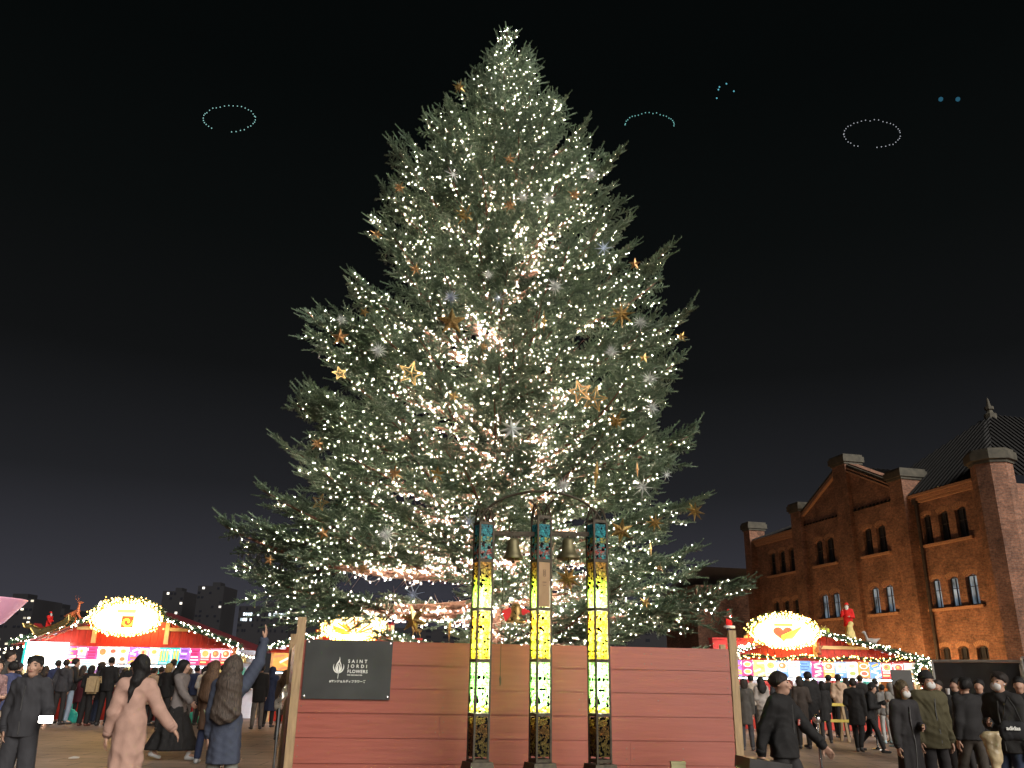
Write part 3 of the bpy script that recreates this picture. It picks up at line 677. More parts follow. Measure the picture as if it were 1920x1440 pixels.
for ci, (cx, hh, dz) in enumerate(((-.66, 3.185, 0), (-.0, 3.26, .012), (.635, 3.21, .02))):
    fr = MB(); a = CW / 2 - .011
    for sx in (-1, 1):
        for sy in (-1, 1): fr.box((sx * a, sy * a, (hh + .6) / 2 + .0), (.022, .022, hh - .6))
    zs_ = [.68] + [(SEG[i][0] + SEG[i + 1][1]) / 2 for i in range(4)][::-1] + [hh - .01]
    for z in zs_:
        z += dz
        for s_ in (-1, 1):
            fr.box((0, s_ * a, z), (CW - .044, .018, .032)); fr.box((s_ * a, 0, z), (.018, CW - .044, .032))
    # splayed cast foot with ribs
    for k, (r0, r1, z0, z1) in enumerate(((.30, .26, 0, .12), (.22, .125, .12, .67))):
        P0 = [(-r0, -r0, z0), (r0, -r0, z0), (r0, r0, z0), (-r0, r0, z0)]; P1 = [(-r1, -r1, z1), (r1, -r1, z1), (r1, r1, z1), (-r1, r1, z1)]
        fr.add(P0 + P1, [(0, 1, 5, 4), (1, 2, 6, 5), (2, 3, 7, 6), (3, 0, 4, 7), (4, 5, 6, 7)])
    # gothic cap: two curved ribs meeting at a point over each face
    for face in range(4):
        an = face * PI / 2
        for sgn in (-1, 1):
            pts = []
            for i in range(6):
                f = i / 5; x = sgn * a * (1 - f) ** 1.0; z = hh + (.16) * math.sin(f * PI / 2); pts.append((x * math.cos(an) + a * (1 - f * .0) * math.sin(an), x * math.sin(an) - a * math.cos(an), z))
            fr.tube(pts, .009, 6)
    col = fr.build('column', iron, mon); col.location = (cx, 0, 0); col.rotation_euler = (0, 0, R(24))
    if ci == 1: col.location = (cx, .02, 0)
    for si, (z0, z1, gm, lit) in enumerate(SEG):
        z0 += dz; z1 += dz
        for fc in range(4):
            an = fc * PI / 2; q = MB(); q.box((0, -a, (z0 + z1) / 2), (CW - .05, .006, z1 - z0))
            if ci == 1 and si == 1 and fc == 0:
                o = q.build('bronze_plaque', mat('bronze_plaque', (.23, .15, .085), .35, .7, .2, 4), col)
                for k2, (x, z, sx, sz) in enumerate(((0, .40, .03, .003), (0, .33, .03, .003), (-.0135, .365, .003, .07), (.0135, .365, .003, .07), (-.0045, .365, .002, .05), (.0045, .365, .002, .05), (0, .26, .05, .006), (0, .2, .04, .004))):
                    pass
                e2 = MB()
                for x, z, sx, sz in ((0, .405, .032, .003), (0, .335, .032, .003), (-.0145, .37, .003, .067), (.0145, .37, .003, .067), (-.005, .37, .0025, .05), (.005, .37, .0025, .05), (-.018, .27, .008, .008), (-.006, .27, .007, .008), (.006, .27, .008, .008), (.018, .27, .007, .008), (0, .235, .034, .003)):
                    e2.box((x, -a - .004, z0 + z), (sx, .003, sz))
                e2.build('engraving', mat('engraving', (.06, .035, .02), .6, .3, 0), col)
                continue
            o = q.build('glass_panel', gm, col); o.rotation_euler = (0, 0, an)
        if lit:
            q = MB(); q.tube([(.0, .0, z0 + .02), (.0, .0, z1 - (.24 if si == 1 else .02))], .021, 8); q.build('lamp_tube', tube_l, col)
for cx, zb, wide in ((-.32, 3.02, .10), (.31, 3.03, .115)):
    q = MB(); q.beam((cx - .33 + .06, 0, zb + .05), (cx + .33 - .06, 0, zb + .05), .03, .05); q.tube([(cx, 0, zb + .04), (cx, 0, zb - .02)], .012, 8)
    for s_ in (-1, 1): q.box((cx + s_ * .05, 0, zb + .015), (.06, .02, .02))
    q.build('crossbar', iron, mon)
    H_ = .23; prof_ = [(.012, zb), (.055, zb - .01), (.066, zb - .03), (.072, zb - .09), (.085, zb - .15), (wide * .98, zb - .19), (wide * 1.2, zb - H_), (wide * 1.16, zb - H_ - .008), (wide * .8, zb - H_ + .01)]
    b = MB(); b.lathe(prof_, (cx, 0, 0), 24); bo = b.build('bell', bronze, mon, True)
    b = MB(); b.tube([(cx, 0, zb - .05), (cx, 0, zb - .27)], .006, 6); b.ball((cx, 0, zb - .27), .018); b.build('clapper', iron, bo)
q = MB(); pts = [(-.005 + .70 * math.cos(PI - PI * i / 24) * 1.0, 0, 3.17 + .40 * math.sin(PI * i / 24)) for i in range(25)]; q.tube(pts, .014, 8)
q.tube([(.0 - .005 - .15, 0, 3.47)] + [(-.0 - .15 * (1 - i / 6), 0, 3.47 - .2 * (i / 6) ** 1.5) for i in range(1, 7)], .011, 6); q.tube([(.15, 0, 3.47)] + [(.15 * (1 - i / 6), 0, 3.47 - .2 * (i / 6) ** 1.5) for i in range(1, 7)], .011, 6)
q.build('arch', iron, mon)
q = MB(); q.tube([(-.44, -.02, 2.79), (-.435, -.03, 2.2), (-.44, -.02, 1.52)], .004, 5); q.tube([(-.44, -.02, 1.53), (-.44, -.02, 1.50), (-.437, -.02, 1.45), (-.44, -.02, 1.42)], [.004, .013, .010, .003], 6); q.build('pull_cord', mat('cord', (.05, .035, .02), .8), mon)
# ------------------------------------------------------------------ market stalls
red_board = mat('red_board', (.52, .04, .024), .5, 0, .2, 4, .2, 40, stretch=(4, 4, .6))
dark_red = mat('dark_red_roof', (.14, .022, .028), .55, 0, .25, 3)
cream = mat('cream_timber', (.72, .52, .27), .6, 0, .12, 4)
inside_white = mat('stall_inside', (.72, .74, .76), .6, 0, .1)
tube_white = glow('cool_tube', (.82, .93, 1.0), 26.0)
gbulb = glow('golden_bulb', (1.0, .54, .12), 14.0); halo_bulb = glow('halo_bulb', (1.0, .50, .10), 3.0)
wbulb = glow('garland_bulb', (1.0, .86, .62), 18.0)
tinsel = mat('tinsel_green', (.045, .10, .06), .5, 0, .4, 20)
def print_mat(name, k):
    m = bpy.data.materials.new(name); m.use_nodes = True; t = m.node_tree; p = t.nodes['Principled BSDF']
    a = N(t, 'ShaderNodeAttribute', attribute_name='Col'); tc = N(t, 'ShaderNodeTexCoord'); n = N(t, 'ShaderNodeTexNoise', Scale=9.0, Detail=4.0); t.links.new(tc.outputs['Object'], n.inputs['Vector'])
    mr = N(t, 'ShaderNodeMapRange'); t.links.new(n.outputs['Fac'], mr.inputs[0]); mr.inputs['To Min'].default_value = .6; mr.inputs['To Max'].default_value = 1.4
    s = N(t, 'ShaderNodeVectorMath', operation='SCALE'); t.links.new(a.outputs['Color'], s.inputs[0]); t.links.new(mr.outputs[0], s.inputs['Scale'])
    t.links.new(s.outputs[0], p.inputs['Base Color']); t.links.new(s.outputs[0], p.inputs['Emission Color']); p.inputs['Emission Strength'].default_value = k; p.inputs['Roughness'].default_value = .35
    return m
backlit = print_mat('backlit_print', .40); dimprint = print_mat('plain_print', .12)
def disc(mb, x, y, z, rx, rz, col, n=12):
    mb.add([(x, y, z)] + [(x + rx * math.cos(2 * PI * i / n), y, z + rz * math.sin(2 * PI * i / n)) for i in range(n)], [(0, 1 + i, 1 + (i + 1) % n) for i in range(n)], 0, col)
def quad(mb, x0, x1, z0, z1, y, col): mb.add([(x0, y, z0), (x1, y, z0), (x1, y, z1), (x0, y, z1)], [(0, 1, 2, 3)], 0, col)
FOOD = [(.55, .22, .08), (.7, .4, .12), (.8, .6, .3), (.3, .35, .1), (.65, .12, .08), (.85, .75, .55), (.45, .2, .1)]
def menu_panel(parent, x0, x1, z0, z1, y, base, style, rr, mt=None):
    q = MB(); q.box(((x0 + x1) / 2, y + .015, (z0 + z1) / 2), (x1 - x0 - .02, .03, z1 - z0 - .02), col=base); w, h = x1 - x0, z1 - z0
    pale = tuple(min(.95, c * .4 + .5) for c in base); dk = tuple(c * .45 for c in base)
    if style == 0:
        quad(q, x0 + w * .1, x1 - w * .1, z0 + h * .45, z1 - h * .08, y - .004, (.85, .85, .82)); disc(q, x0 + w / 2, y - .008, z0 + h * .68, w * .32, h * .19, rr.choice(FOOD)); disc(q, x0 + w * .44, y - .012, z0 + h * .7, w * .14, h * .09, rr.choice(FOOD))
        quad(q, x0 + w * .1, x1 - w * .1, z0 + h * .3, z0 + h * .39, y - .004, pale); quad(q, x0 + w * .1, x1 - w * .35, z0 + h * .14, z0 + h * .22, y - .004, (.9, .85, .3))
    elif style == 1:
        for k in range(2): disc(q, x0 + w / 2, y - .004, z0 + h * (.28 + .45 * k), w * .36, h * .17, (.86, .84, .8)); disc(q, x0 + w * .5, y - .008, z0 + h * (.28 + .45 * k), w * .27, h * .12, rr.choice(FOOD)); quad(q, x0 + w * .15, x1 - w * .15, z0 + h * (.04 + .45 * k), z0 + h * (.09 + .45 * k), y - .004, dk)
    elif style == 2:
        for k in range(3):
            xx = x0 + w * (.2 + .3 * k); quad(q, xx - w * .09, xx + w * .09, z0 + h * .2, z0 + h * .82, y - .004, rr.choice([(.9, .75, .15), (.55, .8, .2), (.85, .9, .8), (.9, .5, .1)])); quad(q, xx - w * .1, xx + w * .1, z0 + h * .82, z0 + h * .9, y - .004, (.9, .9, .9))
        quad(q, x0 + w * .1, x1 - w * .1, z0 + h * .06, z0 + h * .13, y - .004, pale)
    elif style == 3:
        for k in range(5): quad(q, x0 + w * .1, x1 - w * rr.uniform(.1, .4), z0 + h * (.1 + .17 * k), z0 + h * (.17 + .17 * k), y - .004, rr.choice([pale, (.9, .9, .88), dk]))
    else:
        for k in range(4):
            a = rr.uniform(-.5, .5); cx, cz = x0 + w * rr.uniform(.3, .7), z0 + h * (.15 + .22 * k); d = Vector((math.cos(a), 0, math.sin(a))) * w * .3; p = Vector((-d.z, 0, d.x)).normalized() * h * .06
            c = Vector((cx, y - .004 - .002 * k, cz)); q.add([c - d - p, c + d - p, c + d + p, c - d + p], [(0, 1, 2, 3)], 0, rr.choice([(.9, .45, .1), (.9, .8, .6), (.85, .2, .1)]))
    return q.build('menu_board', mt or backlit, parent)
def garland(parent, pts, rad, nb, bm, name='garland', dens=900, br=.0165):
    pts = [Vector(p) for p in pts]; g = np.random.default_rng(int(abs(pts[0].x) * 100) + nb)
    L = [0]
    for a, b in zip(pts[:-1], pts[1:]): L.append(L[-1] + (b - a).length)
    def p_at(f):
        d = f * L[-1]; i = max(k for k in range(len(L)) if L[k] <= d + 1e-9); i = min(i, len(pts) - 2); return pts[i].lerp(pts[i + 1], (d - L[i]) / (L[i + 1] - L[i] + 1e-9))
    n = int(dens * L[-1]); P = np.array([p_at(f) for f in g.random(n)]); d = g.normal(size=(n, 3)); d /= np.linalg.norm(d, axis=1)[:, None]
    tip = P + d * rad * g.uniform(.6, 1.25, n)[:, None]; w = np.cross(d, g.normal(size=(n, 3))); w /= np.linalg.norm(w, axis=1)[:, None] + 1e-9; w *= .009
    P = P + d * rad * .15
    V = np.stack([P - w, P + w, tip], 1).reshape(-1, 3); o = link(name, tri_mesh(name, V, np.arange(3 * n).reshape(-1, 3), tinsel), parent)
    B = np.array([p_at((i + g.random()) / nb) for i in range(nb)]); d = g.normal(size=(nb, 3)); d[:, 1] = -abs(d[:, 1]); d /= np.linalg.norm(d, axis=1)[:, None]; B = B + d * rad * .85
    q = link('garland_bulb', bulbs_mesh('garland_bulb', B, br, bm), parent if o.parent is None else o); tag(q, kind='stuff'); return o
def stall(name, label, cx, Y, w, eave, apex, oval, palette, rr, group, pw=1.0, panel_h=.5, dense=1.0):
    """front on y = 0 of the stall's own axes, apex in the middle"""
    t = thing('market_stall', label, 'market stall', (cx, Y, 0), 0, group)
    h = w / 2; ox, oz, orx, orz = oval
    D = 3.0
    for x in (-h + .06, h - .06):
        for y in (.06, D): q = MB(); q.box((x, y, eave / 2), (.12, .12, eave)); q.build('post', cream, t)
    nbw = int(w / .22)
    for i in range(nbw):
        x0 = -h + i * w / nbw; xm = x0 + w / nbw / 2
        zt = eave + .02 + (apex - eave) * (1 - abs(xm) / h) - .05
        if abs(xm - ox) < 1.2: zt = max(zt, oz - .05)
        if zt - eave > .08:
            q = MB(); q.box((xm, .03 + .006 * (i % 2), (eave + .03 + zt) / 2), (w / nbw - .012, .03, zt - eave - .03)); q.build('board', red_board, t)
        q = MB(); q.box((xm, .10 + .005 * (i % 2), .5), (w / nbw - .012, .03, .95)); q.build('counter_board', red_board, t)
    q = MB(); q.box((0, .0, .99), (w, .5, .05)); q.build('counter', pale_wood, t)
    for sx in (-1, 1):
        q = MB(); zt = max(eave + (apex - eave) * .68, oz - .1); q.box((ox + sx * 1.12, -.02, (eave + zt) / 2), (.13, .05, zt - eave)); q.build('timber_post', cream, t)
        xa = ox + sx * 1.19; zr = eave + (apex - eave) * .42; xb = sx * (h - .25) * (1 - .42); L = abs(xb - xa)
        if L > .2: q = MB(); q.box(((xa + xb) / 2, -.02, zr), (L, .05, .10)); q.build('timber_rail', cream, t)
        q = MB(); q.add([(sx * (h + .25), -.35, eave - .02), (0, -.35, apex), (0, D + .2, apex), (sx * (h + .25), D + .2, eave - .02), (sx * (h + .25), -.35, eave - .08), (0, -.35, apex - .06), (0, D + .2, apex - .06), (sx * (h + .25), D + .2, eave - .08)], [(0, 1, 2, 3), (7, 6, 5, 4), (0, 4, 5, 1), (3, 2, 6, 7), (0, 3, 7, 4)])
        q.build('roof', dark_red, t)
        xe = ox + sx * (orx + .05); garland(t, [(sx * (h + .28), -.38, eave), ((sx * (h + .28) + xe) / 2, -.38, eave + (apex - eave) * (1 - abs((sx * (h + .28) + xe) / 2) / (h + .28))), (xe, -.34, eave + (apex - eave) * (1 - abs(xe) / (h + .28)))], .13, int(46 * dense), wbulb)
    q = MB(); q.box((0, -.03, eave - .01), (w + .1, .10, .09)); q.build('fascia', red_board, t)
    # illuminated oval sign
    q = MB(); n = 40; el = [(ox + orx * math.cos(2 * PI * i / n), oz + orz * math.sin(2 * PI * i / n)) for i in range(n)]; q.slab(el, [], -.52, -.36); sgn_ = q.build('oval_sign', glow('sign_face_' + name, (1.0, .72, .27), 3.2), t)
    q = MB(); q.tube([(ox + (orx + .02) * math.cos(2 * PI * i / n), -.52, oz + (orz + .02) * math.sin(2 * PI * i / n)) for i in range(n + 1)], .05, 8); q.build('sign_frame', gold, sgn_)
    P = []
    for k, (f, m) in enumerate(((1.0, 64), (.88, 56), (1.13, 60), (.77, 44))):
        for i in range(m):
            a = 2 * PI * i / m + k; ff = f + rr.uniform(-.04, .04); P.append((ox + orx * ff * math.cos(a), -.60 + rr.uniform(-.03, .03), oz + orz * ff * math.sin(a) + (.06 if math.sin(a) > .6 else 0)))
    q = link('sign_bulb', bulbs_mesh('sign_bulb', np.array(P), .030, gbulb), sgn_); tag(q, kind='stuff')
    P = [(ox + orx * ff * math.cos(a), -.56 + rr.uniform(-.06, .03), oz + orz * ff * math.sin(a)) for a, ff in [(rr.uniform(0, 2 * PI), 1 + abs(rr.gauss(.1, .13))) for _ in range(110)] if math.sin(a) > -.75]
    q = link('halo_bulb', bulbs_mesh('halo_bulb', np.array(P), .020, halo_bulb), sgn_); tag(q, kind='stuff')  # weak scattered bulbs, added to spread the sign's golden halo
    garland(t, [(ox + (orx + .16) * math.cos(a), -.46, oz + (orz + .12) * math.sin(a)) for a in np.linspace(-.1, PI + .1, 18)], .12, int(36 * dense), gbulb)
    # menu boards
    n = len(palette); W0 = w - .2
    for i, (c, st) in enumerate(palette):
        menu_panel(t, -W0 / 2 + i * W0 / n, -W0 / 2 + (i + 1) * W0 / n, eave - .06 - panel_h, eave - .06, -.10, c, st, rr)
    # inside
    q = MB(); q.box((0, D - .1, eave / 2), (w - .2, .04, eave)); q.build('back_wall', inside_white, t)
    for k in range(3): q = MB(); q.box((0, D - .35, .9 + .42 * k), (w - .4, .4, .03)); q.build('shelf', pale_wood, t)
    gd = MB()
    for k in range(3):
        x = -w / 2 + .4
        while x < w / 2 - .4:
            gw = rr.uniform(.1, .24); gh = rr.uniform(.14, .32); c = rr.choice([(.7, .1, .08), (.1, .35, .5), (.8, .7, .2), (.1, .5, .35), (.85, .85, .8), (.5, .2, .5)]); gd.box((x, D - .38, .915 + .42 * k + gh / 2), (gw, .2, gh), col=c); x += gw + rr.uniform(.02, .1)
    q = gd.build('goods', print_mat('goods_' + name, .02), t); tag(q, kind='stuff')
    for k in range(3):
        q = MB(); x = -w / 3 + k * w / 3; q.tube([(x - w / 7, .75, eave - .14), (x + w / 7, .75, eave - .14)], .022, 6); q.build('ceiling_tube', tube_white, t)
    q = MB(); q.box((0, .02, eave - .12 - panel_h), (w - .3, .035, .03)); q.build('strip_light', glow('cool_strip', (.7, .9, 1), 9.0), t)
    return t
rs = random.Random(21)
PK = (.75, .06, .22); PU = (.36, .14, .66); TE = (.03, .50, .52); WH = (.85, .84, .80); OR = (.8, .30, .08); RD = (.65, .05, .06); BL = (.14, .30, .72); YE = (.85, .7, .2)
zl = at(250, 1162, 27)
SG = 'red market stalls with glowing oval signs'
s1 = stall('chicken', 'red stall with roof sleigh and glowing oval sign bearing a yellow swirl', -11.62, 27, 6.5, 2.19, 3.32, (zl.x + 11.62, zl.z, .98, .46), [(PK, 0), (OR, 4), (PK, 0), (WH, 3), (PK, 4), (PK, 0), (PK, 3), (WH, 0), (WH, 1), (WH, 1), (PU, 4), (PU, 0), (WH, 1), (TE, 2), (TE, 2), (PU, 3), (PK, 3), (RD, 0), (PK, 0), (RD, 0)], rs, SG)
e1 = MB()      # emblem: red plaque, yellow swirl disc, green-grey disc, white caption
ox1, oz1 = zl.x + 11.62, zl.z - .06
e1.box((ox1 + .07, -.20, oz1 - .03), (.36, .02, .34), col=(.62, .06, .02)); e1.box((ox1, -.20, oz1 + .28), (.56, .02, .1), col=(.7, .42, .1))
e1.box((ox1 - .32, -.20, oz1), (.24, .02, .22), col=(.55, .5, .3)); e1.box((ox1 + .42, -.20, oz1), (.18, .02, .26), col=(.8, .62, .3))
for k in range(16):
    a = k * .42; r = .04 + .009 * k; e1.box((ox1 + .07 + r * math.cos(a), -.217, oz1 - .03 + r * .9 * math.sin(a)), (.075, .015, .045), (0, -a - PI / 2, 0), col=(.9, .72, .05))
e1.v = [(x_, y_ - .36, z_) for x_, y_, z_ in e1.v]; e1.build('emblem', print_mat('emblem_print', 1.1), s1)
# bright backlit panel at its left end
q = MB(); q.box((-2.45, -.2, 1.83), (1.24, .06, .78), col=(.80, .95, .95)); disc(q, -2.62, -.235, 1.93, .30, .20, (.9, .85, .72), 18); disc(q, -2.62, -.24, 1.93, .2, .12, (.75, .55, .3), 16)
for k in range(4): quad(q, -2.2, -1.9, 1.6 + .14 * k, 1.64 + .14 * k, -.236, (.45, .62, .66))
q.build('lightbox', print_mat('lightbox_print', 4.0), s1)
q = MB(); q.box((-3.11, -.2, 1.83), (.07, .10, .82)); q.build('lightbox_edge', mat('teal_edge', (.03, .45, .45), .4, estr=.3), s1)
zm = at(668, 1178, 28)
s2 = stall('ribs', 'red market stall half hidden behind the plank fence with amber flames in its oval sign', zm.x + .15, 28, 5.6, 2.12, 3.0, (-.15, zm.z, .88, .40), [(OR, 4), (RD, 4), (WH, 0), (WH, 0), (PK, 0), (OR, 1), (TE, 2), (PU, 0), (RD, 3), (PK, 0)], rs, SG, panel_h=.55)
e2 = MB()
for k in range(26):
    a = rs.uniform(.2, PI - .2); r0 = rs.uniform(.05, .25); r1 = r0 + rs.uniform(.12, .4); c = rs.choice([(.8, .22, .02), (.9, .5, .05), (.5, .1, .02), (.85, .75, .1)])
    p0 = (-.15 + 1.6 * r0 * math.cos(a), -.2 - .004 * (k % 5), zm.z - .22 + r0 * .9 * math.sin(a)); p1 = (-.15 + 1.6 * r1 * math.cos(a + .15), -.2 - .004 * (k % 5), zm.z - .22 + r1 * .9 * math.sin(a + .15)); e2.beam(p0, p1, .012, .05, col=c)
e2.v = [(x_, y_ - .36, z_) for x_, y_, z_ in e2.v]; e2.build('emblem', MATS.get('x') or print_mat('flame_print', .55), s2)
zr_ = at(1461, 1187, 28.5)
s3 = stall('pizza', 'red stall before the brick warehouse, golden garlands, red heart in its oval sign', 10.05, 28.5, 6.6, 2.17, 3.05, (zr_.x - 10.05, zr_.z, .98, .45), [(PU, 0), (PU, 4), (PK, 1), (YE, 4), (WH, 0), (BL, 0), (WH, 3), (BL, 3), (PK, 4), (OR, 0), (BL, 0), (WH, 1), (OR, 1), (BL, 4), (RD, 0), (RD, 0), (WH, 4)], rs, SG, dense=1.7)
e3 = MB(); ox3, oz3 = zr_.x - 10.05, zr_.z
hp = [(16 * math.sin(a) ** 3, 13 * math.cos(a) - 5 * math.cos(2 * a) - 2 * math.cos(3 * a) - math.cos(4 * a)) for a in np.linspace(0, 2 * PI, 30)[:-1]]
e3.slab([(ox3 + x * .020 - .05, oz3 - .03 + z * .016) for x, z in hp][::-1], [], -.215, -.195); e3.c = [(.75, .06, .02)] * len(e3.f)
for k in range(9): e3.beam((ox3 - .1, -.225, oz3 - .2 + .01 * k), (ox3 + .25 + .04 * k, -.225, oz3 - .18 + .045 * k), .012, .035, col=(.9, .72, .05))
e3.box((ox3 - .02, -.20, oz3 + .23), (.6, .02, .08), col=(.75, .35, .05))
e3.v = [(x_, y_ - .36, z_) for x_, y_, z_ in e3.v]; e3.build('emblem', print_mat('heart_print', 1.0), s3)
garland(s3, [(-3.2 + 6.4 * i / 16, -.2, 2.2 - .05 * math.sin(i * PI / 2)) for i in range(17)], .09, 110, gbulb, br=.018)
# green wreath with red bow hanging from the right end of its eave
wr = thing('wreath', 'lit green wreath with red bow at the right end of the garland stall', 'wreath', (13.35, 28.05, 1.78))
garland(wr, [(.30 * math.cos(a), 0, .34 * math.sin(a)) for a in np.linspace(0, 2 * PI, 16)], .17, 60, wbulb, 'needle_ring', 1400)
q = MB(); q.box((0, -.15, -.36), (.16, .05, .1)); q.box((-.13, -.15, -.40), (.16, .04, .14), (0, .5, 0)); q.box((.13, -.15, -.40), (.16, .04, .14), (0, -.5, 0)); q.build('bow', mat('red_bow', (.6, .02, .02), .5), wr)
# festoon strings between the stalls
warm_fest = glow('festoon_bulb', (1, .85, .55), 26.0)
def festoon(label, a, b, sag, n):
    t = thing('festoon_lights', label, 'string lights', a, 0, 'festoon bulb strings'); d = Vector(b) - Vector(a)
    P = [d * f - Vector((0, 0, sag * 4 * f * (1 - f))) for f in [i / 24 for i in range(25)]]
    q = MB(); q.tube(P, .008, 4); q.build('cable', black_metal, t)
    bm_ = bulbs_mesh('bulb', np.zeros((1, 3)), .034, warm_fest)
    for i in range(n): f = (i + .5) / n; o = link('bulb', bm_, t); o.location = d * f - Vector((0, 0, sag * 4 * f * (1 - f) + .04))
festoon('short string of warm bulbs sagging between the sleigh stall and the next stall', at(446, 1219, 27), at(500, 1226, 27.5), .12, 8)
festoon('string of warm bulbs running from the sleigh stall out of the picture', at(-40, 1212, 26), at(62, 1206, 27), .08, 9)
# ------------------------------------------------------------------ figures: smooth bodies from distance fields
def smin(a, b, k):
    if k <= 0: return np.minimum(a, b)
    h = np.clip(.5 + .5 * (b - a) / k, 0, 1); return b + (a - b) * h - k * h * (1 - h)
def field_mesh(name, prims, h, mats, noise=0.0, seed=0, cut=None, pleat=0.0):
    """prims: dicts with kind cap/ell; blended, then meshed with surface nets"""
    lo = np.full(3, 1e9); hi = -lo
    for p in prims:
        if p.get('sub'): continue
        if p['t'] == 'cap':
            r = max(p['ra'], p['rb']) * max(1, p.get('sx', 1)); a, b = np.array(p['a']), np.array(p['b']); l, u = np.minimum(a, b) - r, np.maximum(a, b) + r
        else: l, u = np.array(p['c']) - np.array(p['r']), np.array(p['c']) + np.array(p['r'])
        lo = np.minimum(lo, l); hi = np.maximum(hi, u)
    lo = lo - 3 * h - noise; hi = hi + 3 * h + noise; n = np.ceil((hi - lo) / h).astype(int) + 1
    ax = [lo[i] + h * np.arange(n[i]) for i in range(3)]
    D = np.full(n, 9.0, np.float32)
    for p in prims:
        k = p.get('k', .03)
        if p['t'] == 'cap':
            sx, sy = p.get('sx', 1), p.get('sy', 1); r = max(p['ra'], p['rb']) * max(1, sx, sy) + k + 2 * h; a, b = np.array(p['a'], float), np.array(p['b'], float); l, u = np.minimum(a, b) - r, np.maximum(a, b) + r
        else: c, rr = np.array(p['c'], float), np.array(p['r'], float); l, u = c - rr - k - 2 * h, c + rr + k + 2 * h
        i0 = np.maximum(((l - lo) / h).astype(int), 0); i1 = np.minimum(((u - lo) / h).astype(int) + 2, n)
        if np.any(i1 <= i0): continue
        s = tuple(slice(i0[i], i1[i]) for i in range(3))
        X, Y, Z = np.meshgrid(*[ax[i][s[i]] for i in range(3)], indexing='ij')
        if p['t'] == 'cap':
            ab = b - a; S_ = np.array([1 / sx, 1 / sy, 1]); ab2 = ab * S_
            px, py, pz = (X - a[0]) / sx, (Y - a[1]) / sy, Z - a[2]
            t = np.clip((px * ab2[0] + py * ab2[1] + pz * ab2[2]) / (ab2 @ ab2 + 1e-12), 0, 1)
            d = np.sqrt((px - t * ab2[0]) ** 2 + (py - t * ab2[1]) ** 2 + (pz - t * ab2[2]) ** 2) - (p['ra'] + (p['rb'] - p['ra']) * t); d = d * min(1, sx, sy)
        else:
            q = np.sqrt(((X - c[0]) / rr[0]) ** 2 + ((Y - c[1]) / rr[1]) ** 2 + ((Z - c[2]) / rr[2]) ** 2); d = (q - 1) * rr.min()
        D[s] = np.maximum(D[s], -d) if p.get('sub') else smin(D[s], d, k)
    X, Y, Z = np.meshgrid(*ax, indexing='ij')
    if noise:
        g = np.random.default_rng(seed); ph = g.uniform(0, 6, 6)
        wx = .05 * np.sin(9 * Z + ph[0]) + .03 * np.sin(14 * X + 11 * Y + ph[1])
        for q_ in range(6):      # creases: sharp ridges in random, mostly hanging directions
            th_, f_ = g.uniform(-.9, .9), g.uniform(16, 48); c_, s_ = math.cos(th_), math.sin(th_)
            az_ = g.uniform(0, PI); w_ = (X * math.cos(az_) + Y * math.sin(az_) + wx) * c_ + Z * s_
            mk = .5 + .5 * np.sin(7 * Z + 5 * X + g.uniform(0, 6))
            D = D + noise * 1.5 * (22 / (f_ + 8)) * mk * (np.abs(np.sin(f_ * w_ + ph[q_ % 6])) - .6)
    if pleat: an_ = np.arctan2(Y + .02, X); D = D + pleat * np.clip((1.15 - Z) / .9, 0, 1) * (np.sin(9 * an_ + seed) * .6 + np.sin(5 * an_ + 1.7 * seed + 2 * Z) * .6) * (np.hypot(X, Y) < .36)
    if cut is not None: D = np.maximum(D, cut(X, Y, Z))
    ins = D < 0
    c8 = [(i, j, k) for i in (0, 1) for j in (0, 1) for k in (0, 1)]
    m = [s - 1 for s in D.shape]
    sub = lambda A, o: A[o[0]:o[0] + m[0], o[1]:o[1] + m[1], o[2]:o[2] + m[2]]
    cnt = sum(sub(ins, o).astype(np.int8) for o in c8); act = (cnt > 0) & (cnt < 8)
    I = np.argwhere(act)
    if not len(I): return None
    idx = np.full(act.shape, -1, np.int64); idx[act] = np.arange(len(I))
    vals = {o: D[I[:, 0] + o[0], I[:, 1] + o[1], I[:, 2] + o[2]] for o in c8}
    acc = np.zeros((len(I), 3)); w = np.zeros(len(I))
    for o in c8:
        for d in range(3):
            if o[d] == 0:
                o2 = tuple(o[j] + (1 if j == d else 0) for j in range(3)); a, b = vals[o], vals[o2]; x = (a < 0) != (b < 0)
                t = np.where(x, a / np.where(x, a - b, 1), 0); pt = np.tile(np.array(o, float), (len(I), 1)); pt[:, d] += t; acc += pt * x[:, None]; w += x
    V = lo + (I + acc / w[:, None]) * h
    Q = []
    for d in range(3):
        e1_, e2_ = (d + 1) % 3, (d + 2) % 3; sl = [slice(0, s) for s in ins.shape]; sl2 = list(sl); sl[d] = slice(0, -1); sl2[d] = slice(1, None)
        A, B = ins[tuple(sl)], ins[tuple(sl2)]; E = np.argwhere(A != B)
        E = E[(E[:, e1_] > 0) & (E[:, e2_] > 0) & (E[:, e1_] < ins.shape[e1_] - 1) & (E[:, e2_] < ins.shape[e2_] - 1)]
        fl = A[E[:, 0], E[:, 1], E[:, 2]]
        def cell(a, b): q = E.copy(); q[:, e1_] -= a; q[:, e2_] -= b; return idx[q[:, 0], q[:, 1], q[:, 2]]
        q4 = np.stack([cell(1, 1), cell(0, 1), cell(0, 0), cell(1, 0)], 1); q4[~fl] = q4[~fl][:, ::-1]; Q.append(q4)
    return tri_mesh(name, V, np.concatenate(Q), mats, smooth=True)
def cap(a, b, ra, rb=None, **k): return dict(t='cap', a=tuple(a), b=tuple(b), ra=ra, rb=ra if rb is None else rb, **k)
def ell(c, r, **k): return dict(t='ell', c=tuple(c), r=tuple(r), **k)
skin = mat('skin', (.42, .25, .18), .55, 0, .08, 20)
